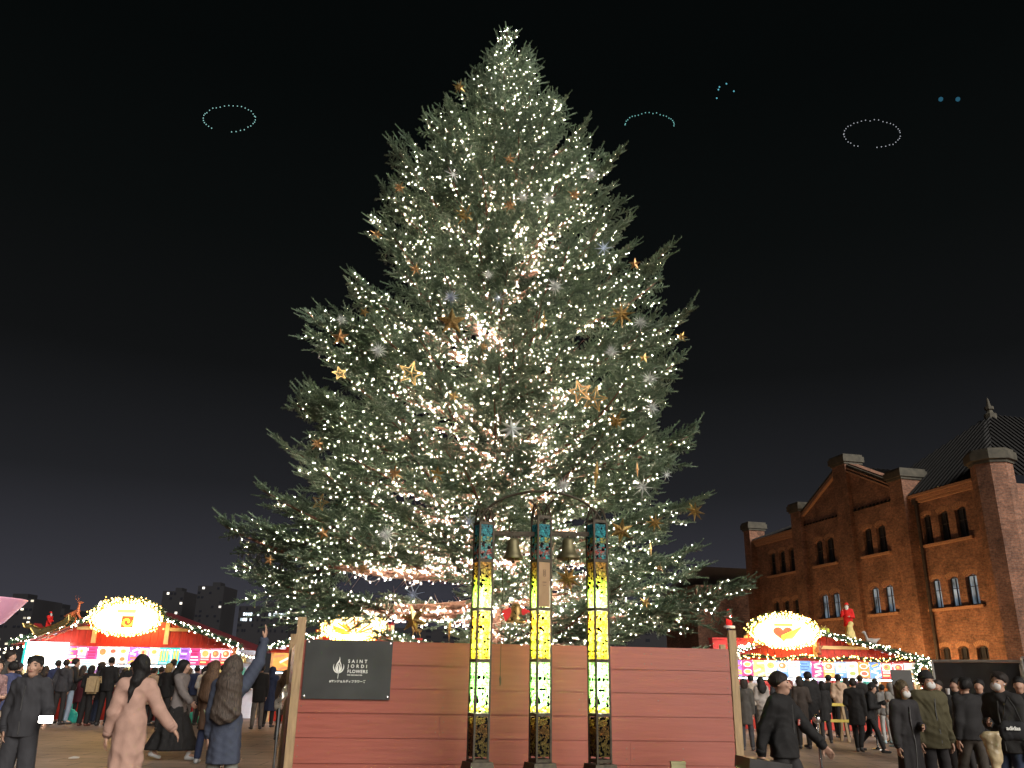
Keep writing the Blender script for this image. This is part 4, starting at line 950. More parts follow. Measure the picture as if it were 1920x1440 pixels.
eye_m = mat('eye_dark', (.02, .015, .012), .3, 0, 0); lip_m = mat('lips', (.34, .13, .11), .5, 0, 0)
mask_m = mat('mask_white', (.58, .57, .56), .7, 0, .05)
ARMS = {  # upper arm and forearm directions for the +x arm
    'down': ((.12, .02, -1), (.05, -.16, -1)), 'phone': ((.15, -.35, -.95), (-.28, -.9, .42)), 'hold': ((.2, .05, -1), (-.40, -.95, .02)),
    'up': ((.40, -.12, .80), (.12, -.10, 1)), 'out': ((.55, .05, -.85), (.62, -.10, -.75)), 'fwd': ((.12, -.5, -.88), (.02, -.75, -.66)), 'back': ((.10, .42, -.9), (.06, .18, -1)),
    'pocket': ((.30, .18, -1), (-.16, -.28, -.8)), 'face': ((.2, -.45, -.72), (-.32, -.55, .85)), 'akimbo': ((.5, .2, -.85), (-.45, -.35, -.7)), 'push': ((.15, -.45, -.9), (-.02, -.8, -.45))}
def cloth(c, v=.12, r=.8): return mat('cloth_%d_%d_%d' % tuple(int(x * 400) for x in c), c, r, 0, v, 9, .35, 160, spec=.25)
PEOPLE = []
def person(label, u, vt, Y, face, legs, arms, top, bottom, hair, group=None, base_z=0.0, height=None, loc=None, fig=False, cat='person', name='person', **x):
    if loc is None:
        p = at(u, vt, Y); hgt = min(max(p.z, 1.45), 1.86) if height is None else height; loc = (p.x, Y, base_z)
    else: hgt = height
    s = hgt / 1.70; dist = math.hypot(loc[0], loc[1]); near = dist < 14 and not fig
    h = (.0105 if dist < 11.5 else .012) if near else (.017 if dist < 19 else .022); hf = h
    if fig: h = .02
    sd_ = len(PEOPLE) + 3; PEOPLE.append(label); rr = random.Random(sd_)
    V3 = lambda *a: np.array(a, float)
    bend = x.get('lean', 0.0)
    def body_pt(z, xx=0, yy=0): k = max(0, z - .95); return V3(xx, yy - bend * k, z - .35 * bend * k)
    wid = x.get('wide', .90 if x.get('fem') else 1.0); tw = .90 if x.get('fem') else 1.0
    sh = {sx: body_pt(1.385, sx * .153 * wid, .01) for sx in (-1, 1)}; hip = {sx: V3(sx * .083, 0, .90) for sx in (-1, 1)}
    if legs == 'stand':
        spread = x.get('spread', .11); knee = {sx: V3(sx * (.10 + (spread - .11) * .5), -.015, .49) for sx in (-1, 1)}; ank = {sx: V3(sx * spread, .02, .085) for sx in (-1, 1)}; foot = {sx: V3(sx * .25, -.97, 0) for sx in (-1, 1)}
    else:   # walking, the named side leads
        L_ = 1 if legs == 'walk' else -1
        knee = {L_: V3(L_ * .09, -.17, .51), -L_: V3(-L_ * .09, .04, .48)}; ank = {L_: V3(L_ * .085, -.27, .09), -L_: V3(-L_ * .085, .33, .15)}; foot = {sx: V3(sx * .1, -.98, -.02 if sx == L_ else -.30) for sx in (-1, 1)}
    el, wr, fd = {}, {}, {}
    for sx, an in zip((-1, 1), arms):
        du, df = (np.array(v, float) * (sx, 1, 1) for v in (ARMS[an] if isinstance(an, str) else an)); du /= np.linalg.norm(du); df /= np.linalg.norm(df)
        el[sx] = sh[sx] + du * .275; wr[sx] = el[sx] + df * .245; fd[sx] = df
    hc = body_pt(1.575, 0, -.015); nk = body_pt(1.43, 0, .012)
    B = [cap(body_pt(1.30), body_pt(1.02), .125, .10, sy=.72), ell((0, 0, .93), (.128, .092, .12)), cap(body_pt(1.36, -.09), body_pt(1.36, .09), .062, k=.05), cap(nk - (0, 0, .06), hc - (0, 0, .05), .054, .050, k=.025)]
    for sx in (-1, 1):
        B += [cap(sh[sx], el[sx], .048, .038), cap(el[sx], wr[sx], .038, .027), cap(hip[sx], knee[sx], .066, .050), cap(knee[sx], ank[sx], .050, .035), cap(ank[sx], ank[sx] + foot[sx] * .13 - (0, 0, .04), .035, .03)]
        f = fd[sx]; nrm = V3(-sx, 0, 0) - f * (-sx * f[0]); 
        if np.linalg.norm(nrm) < .3: nrm = V3(0, 0, -1) - f * (-f[2])
        nrm /= np.linalg.norm(nrm); ac = np.cross(f, nrm); fr = .0088 if h < .013 else .0115; w0 = wr[sx]
        for j in (-1, 0, 1): B.append(cap(w0 + ac * j * .012, w0 + f * .088 + ac * j * .024, .017, .014, k=.012))
        curl = x.get('curl', .45)
        for j, fl in enumerate((.86, 1.0, .95, .74)):
            b0 = w0 + f * .088 + ac * (1.5 - j) * .0205; d1 = f + nrm * curl * .7; d1 /= np.linalg.norm(d1); d2 = f + nrm * curl * 2.0; d2 /= np.linalg.norm(d2)
            b1 = b0 + d1 * .042 * fl; B += [cap(b0, b1, fr, fr * .95, k=.004), cap(b1, b1 + d2 * .040 * fl, fr * .95, fr * .8, k=.004)]
        tb = w0 + f * .028 + ac * .026; t1 = tb + (f * .7 + ac * .65 + nrm * .35) * .042; B += [cap(tb, t1, .0135, .0115, k=.008), cap(t1, t1 + (f * .9 + ac * .25 + nrm * .3) * .034, .0115, .009, k=.004)]
    ht = V3(*x.get('turn', (0, 0, 0)))   # head turn handled below by rotating head-only prims
    yaw = R(x.get('look', 0)); nod = R(x.get('nod', 0)); Mh = Matrix.Rotation(yaw, 3, 'Z') @ Matrix.Rotation(nod, 3, 'X')
    def hp_(dx, dy, dz): v = Mh @ Vector((dx, dy, dz)); return hc + np.array(v)
    fx = x.get('fem', False)
    B += [ell(hp_(0, .015, .025), (.077, .093, .090), k=.01), cap(hp_(0, -.035, -.02), hp_(0, -.045, -.072), .058, .036 if fx else .042, k=.03), cap(hp_(0, -.088, .005), hp_(0, -.103, -.022), .010, .014, k=.012)]
    for sx in (-1, 1):
        B += [cap(hp_(sx * .076, .01, .015), hp_(sx * .074, .012, -.025), .013, .010, k=.006), ell(hp_(sx * .033, -.078, -.02), (.022, .016, .018), k=.012)]
        if near: B.append(ell(hp_(sx * .032, -.095, .014), (.017, .014, .011), sub=True))
    if near: B += [cap(hp_(-.02, -.094, -.047), hp_(.02, -.094, -.047), .008, k=.008)]
    sc = lambda P: [{**p, **{k_: tuple(np.array(p[k_]) * s) for k_ in ('a', 'b', 'c', 'r') if k_ in p}, **{k_: p[k_] * s for k_ in ('ra', 'rb', 'k') if k_ in p}} for p in P]
    sk = skin if 'skin' not in x else x['skin']
    root = link(name, field_mesh('body', sc(B), hf, sk)); tag(root, label, cat, group); root.location = loc; root.rotation_euler = (0, 0, R(face))
    def part(nm, prims, m, noise=0.0, cut=None, hh=None, pleat=0.0):
        me = field_mesh(nm, sc(prims), hh or h, m, noise, sd_, cut, pleat)
        return link(nm, me, root) if me else None
    # lower clothes
    bt, bc, *bx = bottom
    if bt in ('trousers', 'wide'):
        wd = 1.32 if bt == 'wide' else 1.0; ps = .80 if x.get('fem') else .90; P = [ell((0, 0, .93), (.172 * ps, .122 * ps, .13))]
        for sx in (-1, 1): P += [cap(hip[sx] * (ps, 1, 1), knee[sx], .093 * ps * (1 + (wd - 1) * .5), .070 * wd, k=.02), cap(knee[sx], ank[sx] + V3(0, 0, .03), .069 * wd, .056 * wd, k=.01)]
        part('trousers', P, cloth(bc), .0045)
    else:
        hz = bx[0] if bx else .35; fl = bx[1] if len(bx) > 1 else 1.0; mid = (ank[1] + ank[-1]) / 2 * (1 - hz) * .8
        part('skirt', [cap((0, 0, 1.0), (0, 0, .86), .115, .14, sx=1.15, sy=.9), cap((0, 0, .86), (mid[0], mid[1], hz), .14, .20 * fl, sx=1.12, sy=.95)] + [cap((hip[s_][0], 0, .8), (ank[s_][0], ank[s_][1], hz), .12, .12 * fl, k=.08) for s_ in (-1, 1)], cloth(bc), .009, cut=lambda X, Y_, Z: hz * s - Z, pleat=.02)
    # shoes
    sc_ = x.get('shoe', (.03, .028, .028))
    for sx in (-1, 1):
        f = foot[sx]; a = ank[sx]; part('shoe', [cap(a + V3(0, .035, -.045), a + f * .15 - V3(0, 0, .047), .043, .036, k=.02), cap(a, a + V3(0, 0, .04), .045, k=.02)], mat('shoe_%d' % int(sc_[0] * 300), sc_, .5), hh=h if near else .02, cut=lambda X, Y_, Z: .004 - Z)
    # upper clothes
    tt, tc_, *tx = top
    hem = tx[0] if tx else .84; flare = tx[1] if len(tx) > 1 else 1.0; th = {'tee': .012, 'shirt': .018, 'jacket': .024, 'puffer': .032, 'coat': .025}[tt]
    P = [cap(body_pt(1.33), body_pt(1.02), (.128 + th) * tw, (.115 + th) * tw, sx=1.05 * wid, sy=.82, k=.05), cap(body_pt(1.365, -.095 * wid), body_pt(1.365, .095 * wid), .062 + th, k=.05), cap((0, 0, 1.02), (0, 0, hem), (.131 + th) * tw, (.135 + th * .7) * flare * tw, sx=1.14, sy=.85, k=.05)]
    slv = x.get('sleeve', 1.0)
    for sx in (-1, 1):
        P += [cap(sh[sx], el[sx], .052 + th, .043 + th * slv, k=.04)]
        if tt != 'tee' : P += [cap(el[sx], wr[sx] - fd[sx] * .005, .041 + th * slv, (.031 + th * .8) * max(1, slv * .9), k=.02)]
        else: P[-1] = cap(sh[sx], sh[sx] + (el[sx] - sh[sx]) * .75, .055 + th, .052 + th, k=.04)
    if tt in ('jacket', 'puffer', 'coat'): P += [cap(nk + V3(-.03, .03, -.012), nk + V3(.03, .03, -.012), .062, k=.03), cap(nk + V3(0, .0, -.03), nk + V3(0, 0, .0), .068, .064, k=.03)]
    if x.get('hood'): P += [cap(nk + V3(-.06, .085, -.02), nk + V3(.06, .085, -.02), .06, k=.03), cap(nk + V3(0, .10, -.10), nk + V3(0, .09, .0), .06, .05, k=.04)]
    tone = cloth(tc_)
    if near and tt in ('jacket', 'puffer', 'coat') and not x.get('nozip'):
        q = MB(); zz_ = [hem + .03 + (1.34 - hem) * i / 12 for i in range(13)]
        yy_ = [-(.118 + th) * (.84 if z > 1.0 else .89 + .10 * (flare - 1) * (1.05 - z)) - .004 for z in zz_]
        q.tube([(0.012 * math.sin(z * 9), y - bend * max(0, z - .95), z) for z, y in zip(zz_, yy_)], .0085, 5); q.v = [tuple(c_ * s for c_ in v_) for v_ in q.v]; q.build('zip', mat('zip_metal', (.10, .10, .10), .35, .5), root)
        for sx in (-1, 1):
            q = MB(); a_ = wr[sx] - fd[sx] * .02; q.tube([tuple((a_ - fd[sx] * .022) * s), tuple((a_ + fd[sx] * .022) * s)], (.033 + th * .82) * max(1, x.get('sleeve', 1.0) * .92) * s, 12); q.build('cuff', cloth(tuple(c_ * .8 for c_ in tc_)), root, True)
    nm = {'tee': 'shirt', 'shirt': 'shirt', 'jacket': 'jacket', 'puffer': 'jacket', 'coat': 'coat'}[tt]
    part(nm, P, tone, (.0085 if tt != 'coat' else .006) if tt != 'puffer' else .010, cut=lambda X, Y_, Z: hem * s - Z, pleat=.011 if hem < .7 else .005)
    if x.get('inner'):
        part('inner_shirt', [cap(nk + V3(0, -.03, -.055), nk + V3(0, -.055, -.13), .055, .05, k=.02), cap(nk + V3(0, -.02, -.04), nk + V3(0, 0, .005), .062, .058)], cloth(x['inner']))
    # hair and hats
    hk, hcx = hair; hm = mat('hair_%d_%d_%d' % tuple(int(c_ * 900) for c_ in hcx), hcx, .62, 0, .55, 70, .9, 110, stretch=(1, 1, .12), spec=.3)
    G = [ell(hp_(0, .022, .032), (.092, .108, .104), k=.01)]
    face_cut = [ell(hp_(0, -.108, -.045), (.072, .095, .108), sub=True), ell(hp_(0, -.10, -.14), (.13, .13, .11), sub=True)]
    side_cut = [ell(hp_(0, -.115, -.04), (.2, .125, .088), sub=True)]
    if hk in ('short', 'crop'): face_cut = face_cut + side_cut
    if hk == 'short': G = G + face_cut + [ell(hp_(0, .03, -.12), (.2, .2, .078), sub=True)]
    elif hk == 'crop': G = [ell(hp_(0, .018, .030), (.083, .099, .096))] + face_cut + [ell(hp_(0, .03, -.12), (.2, .2, .088), sub=True)]
    elif hk == 'bob': G = G + [cap(hp_(0, .04, .0), hp_(0, .045, -.07), .095, .088, sx=1.05, k=.03)] + face_cut[:1]
    elif hk in ('long', 'verylong'):
        dn = .50 if hk == 'verylong' else .27; e_ = hc + V3(0, .085, -dn)
        e_ = hc + V3(0, .165, -dn)
        G = G + [cap(hp_(0, .045, 0), hc + V3(0, .115, -.17), .094, .10, sx=1.08, k=.05), cap(hc + V3(0, .125, -.15), e_, .096, .062 if hk == 'long' else .085, sx=1.3, sy=.75, k=.06)] + face_cut[:1]
        if hk == 'verylong': G += [cap(hc + V3(sx * .075, .06, -.1), hc + V3(sx * .12, .15, -.48), .035, .04, k=.05) for sx in (-1, 1)]
    elif hk == 'bun': G = G + [ell(hp_(0, .125, -.01), (.055, .05, .055), k=.02)] + face_cut
    elif hk == 'low': G = G + [cap(hp_(0, .06, -.03), hc + V3(.0, .10, -.15), .078, .06, k=.04), cap(hc + V3(.02, .10, -.15), hc + V3(.05, .12, -.36), .045, .016, k=.03)] + face_cut[:1]
    elif hk in ('beanie', 'cap', 'hoodup', 'beret'):
        u_ = [ell(hp_(0, .022, .022), (.089, .103, .095))] + face_cut; part('hair', u_, mat('hair_20', (.022, .018, .016), .5, 0, .3, 60), .002)
        hm = cloth(hcx)
        if hk == 'beanie': G = [ell(hp_(0, .018, .040), (.094, .110, .112)), ell(hp_(0, 0, -.075), (.3, .3, .11), sub=True)]
        elif hk == 'beret': G = [ell(hp_(.01, .02, .085), (.125, .135, .055)), ell(hp_(0, .02, .055), (.09, .105, .05), k=.02)]
        elif hk == 'cap': G = [ell(hp_(0, .018, .045), (.092, .108, .095)), ell(hp_(0, 0, -.09), (.3, .3, .12), sub=True), cap(hp_(-.035, -.12, .045), hp_(.035, -.12, .045), .03, .03, k=.02), ell(hp_(0, -.15, -.01), (.12, .12, .04), sub=True)]
        else: G = [ell(hp_(0, .03, .02), (.112, .122, .125)), cap(hp_(0, .05, -.06), nk + V3(0, .05, -.03), .09, .095, k=.04), ell(hp_(0, -.12, -.01), (.078, .09, .10), sub=True)]
    part({'beanie': 'beanie', 'cap': 'cap', 'beret': 'beret', 'hoodup': 'hood'}.get(hk, 'hair'), G, hm, (.0125 if hk in ('short', 'bob') else .009) if near else .006)
    if x.get('mask'): part('face_mask', [ell(hp_(0, -.076, -.045), (.062, .040, .052)), cap(hp_(-.07, -.01, -.02), hp_(.07, -.01, -.02), .012, k=.01)], mask_m, hh=min(h, .012))
    if x.get('beard'): part('beard', [ell(hp_(0, -.075, -.085), (.085, .055, .11)), cap(hp_(-.06, -.05, -.03), hp_(.06, -.05, -.03), .03, k=.03)], mask_m, .004)
    if near or x.get('eyes'):
        for sx in (-1, 1):
            q = MB(); c = Vector(hp_(sx * .032, -.0795, .012)) * s; q.ball((0, 0, 0), .0115 * s, 8, 5, sc=(1.25, .6, .62)); o = q.build('eye', eye_m, root, True); o.location = c; o.rotation_euler = (0, 0, yaw)
            q = MB(); q.box((0, 0, 0), (.034 * s, .008, .007 * s), (0, -sx * .12, 0)); o = q.build('eyebrow', mat('brow', (.03, .022, .018), .7), root); o.location = Vector(hp_(sx * .034, -.091, .040)) * s; o.rotation_euler = (0, 0, yaw)
        if not x.get('mask') and not x.get('beard'): q = MB(); q.ball((0, 0, 0), .02 * s, 8, 5, sc=(1, .35, .3)); o = q.build('mouth', lip_m, root, True); o.location = Vector(hp_(0, -.100, -.047)) * s; o.rotation_euler = (0, 0, yaw)
    M = Matrix.Translation(loc) @ Matrix.Rotation(R(face), 4, 'Z')
    root['_h'] = 0; del root['_h']
    return root, {sx: M @ (Vector(wr[sx] + fd[sx] * .10) * s) for sx in (-1, 1)}, M, s
# ------------------------------------------------------------------ people
BLK, DRK, NAVY, GREY, CHAR = (.015, .0145, .015), (.025, .023, .023), (.022, .03, .065), (.13, .115, .105), (.038, .038, .043)
BEIGE, WHT, BRN, OLV, PINK, JEAN, LJEAN = (.33, .23, .17), (.48, .46, .43), (.09, .052, .034), (.075, .066, .036), (.4, .23, .23), (.03, .042, .075), (.24, .30, .38)
HB, HD, HBR, HBL, HR = (.010, .009, .009), (.018, .013, .011), (.085, .048, .028), (.38, .25, .11), (.16, .04, .03)
Q1, Q2 = 'people queuing at the sleigh stall', 'people queuing at the stall before the warehouse'
pp = person
# ---- left, near
a, ha, Ma, sa_ = pp('man in dark sweatshirt and charcoal trousers facing the camera with a glowing phone', 70, 1229, 9.9, 4, 'stand', ('pocket', ((.28, -.05, -1), (.35, -.75, -.35))), ('jacket', CHAR, .83), ('wide', CHAR), ('short', HB), look=8, spread=.14)
a, hb, _, _ = pp('woman in long beige pink coat with dark low hair walking away, arms held out', 266, 1227, 9.4, 196, 'stand', (((.50, -.02, -.95), (.62, -.15, -.72)), ((.22, -.05, -1), (.15, -.30, -.95))), ('coat', (.40, .25, .20), .20, 1.10), ('trousers', (.20, .16, .15)), ('low', HB), sleeve=1.0, look=42, spread=.09, fem=True, shoe=(.05, .04, .04), wide=.84)
pp('woman in grey jacket and long black skirt striding towards the fence in white trainers', 347, 1237, 16.1, 82, 'walk', ('fwd', 'back'), ('jacket', (.16, .14, .135), .80, 1.35), ('skirt', BLK, .17, 1.35), ('long', HB), fem=True, shoe=(.5, .5, .5), sleeve=1.3)
a, hc4, _, _ = pp('woman with very long brown hair seen from behind raising one arm beside the fence', 441, 1229, 9.7, 184, 'stand', ('up', 'down'), ('coat', (.050, .060, .09), .60, 1.15), ('trousers', (.17, .18, .155)), ('verylong', (.06, .045, .036)), fem=True, curl=.25)
pp('woman with light brown long hair and brown coat standing behind the one raising her arm', 405, 1238, 15.6, 172, 'stand', ('hold', 'down'), ('coat', BRN, .55, 1.1), ('trousers', NAVY), ('verylong', HBR), fem=True, shoe=(.3, .3, .3))
pp('person in long navy coat waiting in front of the half hidden stall', 512, 1257, 25.5, 178, 'stand', ('down', 'hold'), ('coat', NAVY, .45, 1.15), ('trousers', DRK), ('hoodup', NAVY), height=1.62)
pp('person with brown hair and grey brown coat close to the fence corner post', 538, 1256, 21, 168, 'stand', ('hold', 'down'), ('coat', (.14, .11, .09), .6), ('trousers', DRK), ('long', HBR))
pp('person in black coat and grey trousers just left of the long navy coat', 492, 1246, 24.5, 200, 'stand', ('down', 'phone'), ('coat', BLK, .7), ('trousers', GREY), ('short', HB))
# ---- left edge
pp('woman in patterned rose jacket at the picture edge with arms folded', -2, 1236, 14, 60, 'stand', ('hold', 'hold'), ('jacket', (.30, .19, .19), .8), ('trousers', JEAN), ('long', HD), fem=True)
pp('tall man with bushy dark hair and black patterned jacket near the picture edge', 22, 1219, 19.5, 100, 'walk', ('down', 'hold'), ('jacket', (.05, .048, .045), .82), ('trousers', NAVY), ('short', HD), shoe=(.45, .45, .45))
pp('person in dark cap and black down jacket behind the man with glowing phone', 38, 1243, 23, 120, 'stand', ('hold', 'down'), ('puffer', BLK, .84), ('trousers', BLK), ('cap', (.04, .04, .045)))
pp('person in dark jacket and pale beige trousers walking behind the man with phone', 27, 1240, 16.5, 250, 'walk', ('back', 'fwd'), ('jacket', (.05, .06, .13), .8), ('trousers', (.42, .36, .28)), ('short', HB), shoe=(.4, .36, .3))
# ---- queue at the left stall
pp('person in dark blue jacket with hair lit by the white lightbox', 111, 1237, 25.3, 175, 'stand', ('hold', 'hold'), ('jacket', (.035, .045, .10), .84), ('trousers', DRK), ('short', HD), Q1)
pp('man in grey black hoodie facing the white lightbox', 126, 1236, 24.9, 184, 'stand', ('pocket', 'pocket'), ('jacket', CHAR, .84), ('trousers', DRK), ('short', HD), Q1, hood=True)
pp('slim man in black jacket and pale blue jeans standing in side view', 144, 1234, 25.2, 120, 'stand', ('phone', 'down'), ('jacket', BLK, .86), ('trousers', LJEAN), ('short', HB), Q1)
pp('short woman in black with large beige backpack on her back', 174, 1247, 24.6, 172, 'stand', ('down', 'hold'), ('jacket', BLK, .84), ('wide', BLK), ('bob', HB), Q1, fem=True, shoe=(.12, .04, .03))
pp('woman in dark grey coat turning her face to the right beside the backpack', 193, 1241, 25.4, 130, 'stand', ('hold', 'down'), ('coat', CHAR, .65), ('trousers', JEAN), ('bob', HD), Q1, fem=True)
pp('tall broad man in black shirt with bare neck in the middle of the queue', 211, 1231, 24.8, 178, 'stand', ('hold', 'hold'), ('shirt', BLK, .84), ('trousers', BLK), ('crop', HB), Q1, wide=1.12)
pp('stall worker in red cap and dark apron leaning out of the sleigh stall', 229, 1244, 27.8, 0, 'stand', ('hold', 'hold'), ('shirt', DRK, .84), ('trousers', BLK), ('cap', (.62, .03, .02)), base_z=.12)
pp('child sized person in pale pink jacket beside the broad man', 236, 1250, 25.6, 160, 'stand', ('down', 'down'), ('puffer', (.50, .33, .34), .8), ('trousers', GREY), ('long', HB), Q1, height=1.5, fem=True)
pp('man in black jacket looking left beside the beige pink coat', 251, 1240, 24.3, 220, 'stand', ('phone', 'hold'), ('jacket', BLK, .84), ('trousers', DRK), ('short', HB), Q1)
pp('small woman in tan coat with hair tied up to the right of the pink coat', 291, 1251, 25.3, 150, 'stand', ('hold', 'hold'), ('coat', (.36, .25, .17), .6), ('trousers', DRK), ('bun', HD), Q1, fem=True, height=1.56)
pp('short person in black coat just left of the blond queuer', 304, 1249, 25.6, 190, 'stand', ('down', 'down'), ('coat', BLK, .7), ('trousers', DRK), ('short', HD), Q1, height=1.58)
pp('person with blond hair in a loose black jacket queuing', 319, 1243, 23.6, 170, 'stand', ('down', 'hold'), ('jacket', BLK, .80, 1.1), ('wide', DRK), ('bob', HBL), Q1, fem=True)
pp('tall person with black hair standing close to the counter behind the blond queuer', 327, 1236, 26.0, 182, 'stand', ('hold', 'hold'), ('jacket', (.3, .27, .25), .84), ('trousers', BLK), ('short', HB), Q1)
pp('person with fair bobbed hair and cream scarf coat partly behind the grey jacket', 333, 1249, 25.2, 185, 'stand', ('down', 'down'), ('coat', (.42, .34, .24), .6), ('trousers', GREY), ('bob', HBL), Q1, fem=True, height=1.57)
pp('person with auburn hair and brown jacket queuing behind the grey jacket woman', 342, 1238, 24.2, 176, 'stand', ('hold', 'down'), ('jacket', BRN, .84), ('trousers', JEAN), ('bob', HR), Q1, fem=True)
pp('person in white fluffy jacket close to the counter with black hair', 386, 1249, 25.6, 165, 'stand', ('hold', 'hold'), ('puffer', WHT, .84), ('trousers', DRK), ('bob', HB), Q1, fem=True, height=1.6)
pp('man in white padded jacket and black bag strap turned to the counter', 396, 1242, 24.2, 150, 'stand', ('down', 'hold'), ('puffer', (.5, .47, .44), .86), ('trousers', BLK), ('short', HB), Q1)
pp('man in black coat seen from behind between the raised arm woman and the counter', 420, 1246, 25, 190, 'stand', ('down', 'down'), ('coat', BLK, .7), ('trousers', DRK), ('short', HD), Q1)
pp('person in dark grey parka at the far left end of the sleigh stall', 60, 1247, 25.8, 165, 'stand', ('hold', 'down'), ('puffer', CHAR, .76), ('trousers', BLK), ('short', HD), Q1)
pp('woman in dark plum coat at the end of the queue under the lightbox', 88, 1248, 25.5, 170, 'stand', ('hold', 'hold'), ('coat', (.06, .03, .05), .6), ('trousers', DRK), ('long', HD), Q1, fem=True)
# ---- right, near
man1, hr1, Mr1, sr1 = pp('man in black jacket and black T-shirt with red chest badge walking to the right', 1459, 1258, 8.9, 48, 'walk', ('back', ((.35, -.55, -.85), (.20, -.62, -.75))), ('jacket', BLK, .86, 1.1), ('trousers', (.028, .027, .028)), ('short', HD), look=12, inner=BLK)
a, hr2, _, _ = pp('masked woman with brown bobbed hair in thick black coat beside the olive parka', 1689, 1277, 11.2, 10, 'stand', ('down', 'hold'), ('coat', (.03, .028, .03), .52, 1.15), ('trousers', (.026, .025, .027)), ('bob', (.075, .055, .03)), mask=True, fem=True, inner=(.5, .48, .45))
pp('masked man in black beanie and olive parka facing the camera', 1734, 1259, 11.3, 8, 'stand', ('down', 'down'), ('puffer', OLV, .78, 1.1), ('trousers', (.03, .028, .03)), ('beanie', (.02, .019, .02)), mask=True, wide=1.1, inner=(.4, .38, .35))
pp('man in black jacket over grey shirt walking away before the black screen', 1806, 1270, 12.0, 186, 'walk', ('hold', 'down'), ('jacket', (.018, .017, .018), .87), ('trousers', (.05, .042, .035)), ('short', HB), inner=(.2, .2, .21))
a, hr3, Mr3, sr3 = pp('masked man in black jacket and dark blue jeans with bags at the picture edge', 1870, 1259, 10.4, -52, 'stand', ('hold', 'down'), ('jacket', (.022, .021, .021), .80), ('trousers', JEAN), ('short', HD), mask=True, inner=(.18, .17, .17), look=-8)
pp('man with sleek black hair in black jacket at the very right edge looking aside', 1908, 1269, 12.6, -38, 'stand', ('down', 'hold'), ('jacket', BLK, .82), ('trousers', DRK), ('short', HB))
# ---- right, middle distance
pp('man in dark jacket facing left in front of the black screen with white cup', 1790, 1271, 15.3, -70, 'stand', ('face', 'down'), ('jacket', (.02, .02, .021), .84), ('trousers', DRK), ('short', HB))
pp('person with dark hair showing only the face right of the olive parka', 1756, 1272, 15.2, -50, 'stand', ('down', 'down'), ('jacket', (.02, .02, .021), .84), ('trousers', DRK), ('short', HD), height=1.58)
pp('young man in dark anorak looking left between the black jacket and the mask wearer', 1834, 1275, 14.6, -40, 'stand', ('down', 'phone'), ('jacket', (.03, .03, .034), .84), ('trousers', DRK), ('short', HB), height=1.6)
pp('person in black coat striding away across the lit paving', 1598, 1272, 20.4, 150, 'walk', ('down', 'hold'), ('coat', BLK, .62, 1.15), ('trousers', BLK), ('short', HD), wide=1.1)
pp('person in black jacket and dark cap bending forward beside the striding coat', 1622, 1277, 20.6, 60, 'walk2', ('hold', 'phone'), ('puffer', BLK, .78, 1.1), ('trousers', BLK), ('beanie', BLK), lean=.22, nod=14)
pp('person in beige hoodie and black trousers seen from behind at the stall', 1570, 1264, 25.3, 180, 'stand', ('down', 'hold'), ('jacket', (.44, .31, .22), .86), ('trousers', BLK), ('short', HB), Q2, hood=True)
pp('thin person in black jacket just left of the beige hoodie', 1552, 1265, 26, 185, 'stand', ('hold', 'down'), ('jacket', BLK, .84), ('trousers', DRK), ('short', HB), Q2)
pp('small person with black hair in front of the counter left of the hoodie', 1541, 1288, 23.2, 178, 'stand', ('down', 'down'), ('coat', BLK, .6), ('trousers', DRK), ('bob', HB), Q2, height=1.5, fem=True)
pp('big man in long black down coat seen from behind near the stall', 1513, 1259, 21.6, 186, 'stand', ('down', 'hold'), ('puffer', BLK, .62, 1.15), ('trousers', BLK), ('short', HB), Q2, wide=1.12)
pp('woman in dark brown coat standing against the big black coat', 1498, 1268, 21.3, 170, 'stand', ('hold', 'down'), ('coat', (.045, .035, .03), .6), ('trousers', DRK), ('bob', HD), Q2, fem=True)
pp('person with reddish hair behind the walking man in black', 1479, 1275, 23.5, 178, 'stand', ('down', 'down'), ('coat', BLK, .7), ('trousers', DRK), ('bob', HR), Q2, fem=True)
pp('woman with long straight black hair in pale grey jacket by the stall', 1425, 1269, 23.8, 182, 'stand', ('down', 'hold'), ('puffer', (.30, .27, .25), .8), ('trousers', GREY), ('long', HB), Q2, fem=True)
pp('person in cream jacket close to the counter left of the long hair', 1407, 1266, 25.8, 160, 'stand', ('hold', 'hold'), ('jacket', (.42, .36, .30), .84), ('trousers', DRK), ('short', HB), Q2)
pp('person in dark coat with light fur collar next to the fence post', 1394, 1272, 20.5, 168, 'stand', ('down', 'hold'), ('coat', (.06, .055, .05), .6), ('trousers', CHAR), ('bob', HD), Q2, fem=True)
pp('person in grey jacket and pale trousers at the right end of the stall', 1652, 1283, 23.5, 190, 'stand', ('hold', 'down'), ('jacket', (.16, .155, .15), .8), ('trousers', (.34, .34, .33)), ('short', HB), Q2, shoe=(.35, .5, .55))
pp('person in grey hooded coat partly hidden by the masked woman', 1668, 1280, 22.3, 200, 'stand', ('down', 'down'), ('coat', (.20, .19, .175), .7), ('trousers', GREY), ('hoodup', (.18, .17, .16)), shoe=(.35, .5, .55))
pp('stall worker in orange red top behind the counter of the garland stall', 1585, 1280, 29.1, 0, 'stand', ('hold', 'hold'), ('shirt', (.6, .12, .04), .84), ('trousers', BLK), ('short', HB), base_z=.1, height=1.6)
pp('stall worker in red apron and white shirt at the left of the garland stall', 1437, 1281, 29.3, 5, 'stand', ('hold', 'hold'), ('shirt', (.55, .06, .05), .84), ('trousers', BLK), ('bob', HB), base_z=.1, height=1.6, fem=True)
pp('man in charcoal jacket at the left of the blond queuer, head just above the counter', 278, 1247, 25.9, 188, 'stand', ('hold', 'down'), ('jacket', CHAR, .84), ('trousers', JEAN), ('short', HD), Q1)
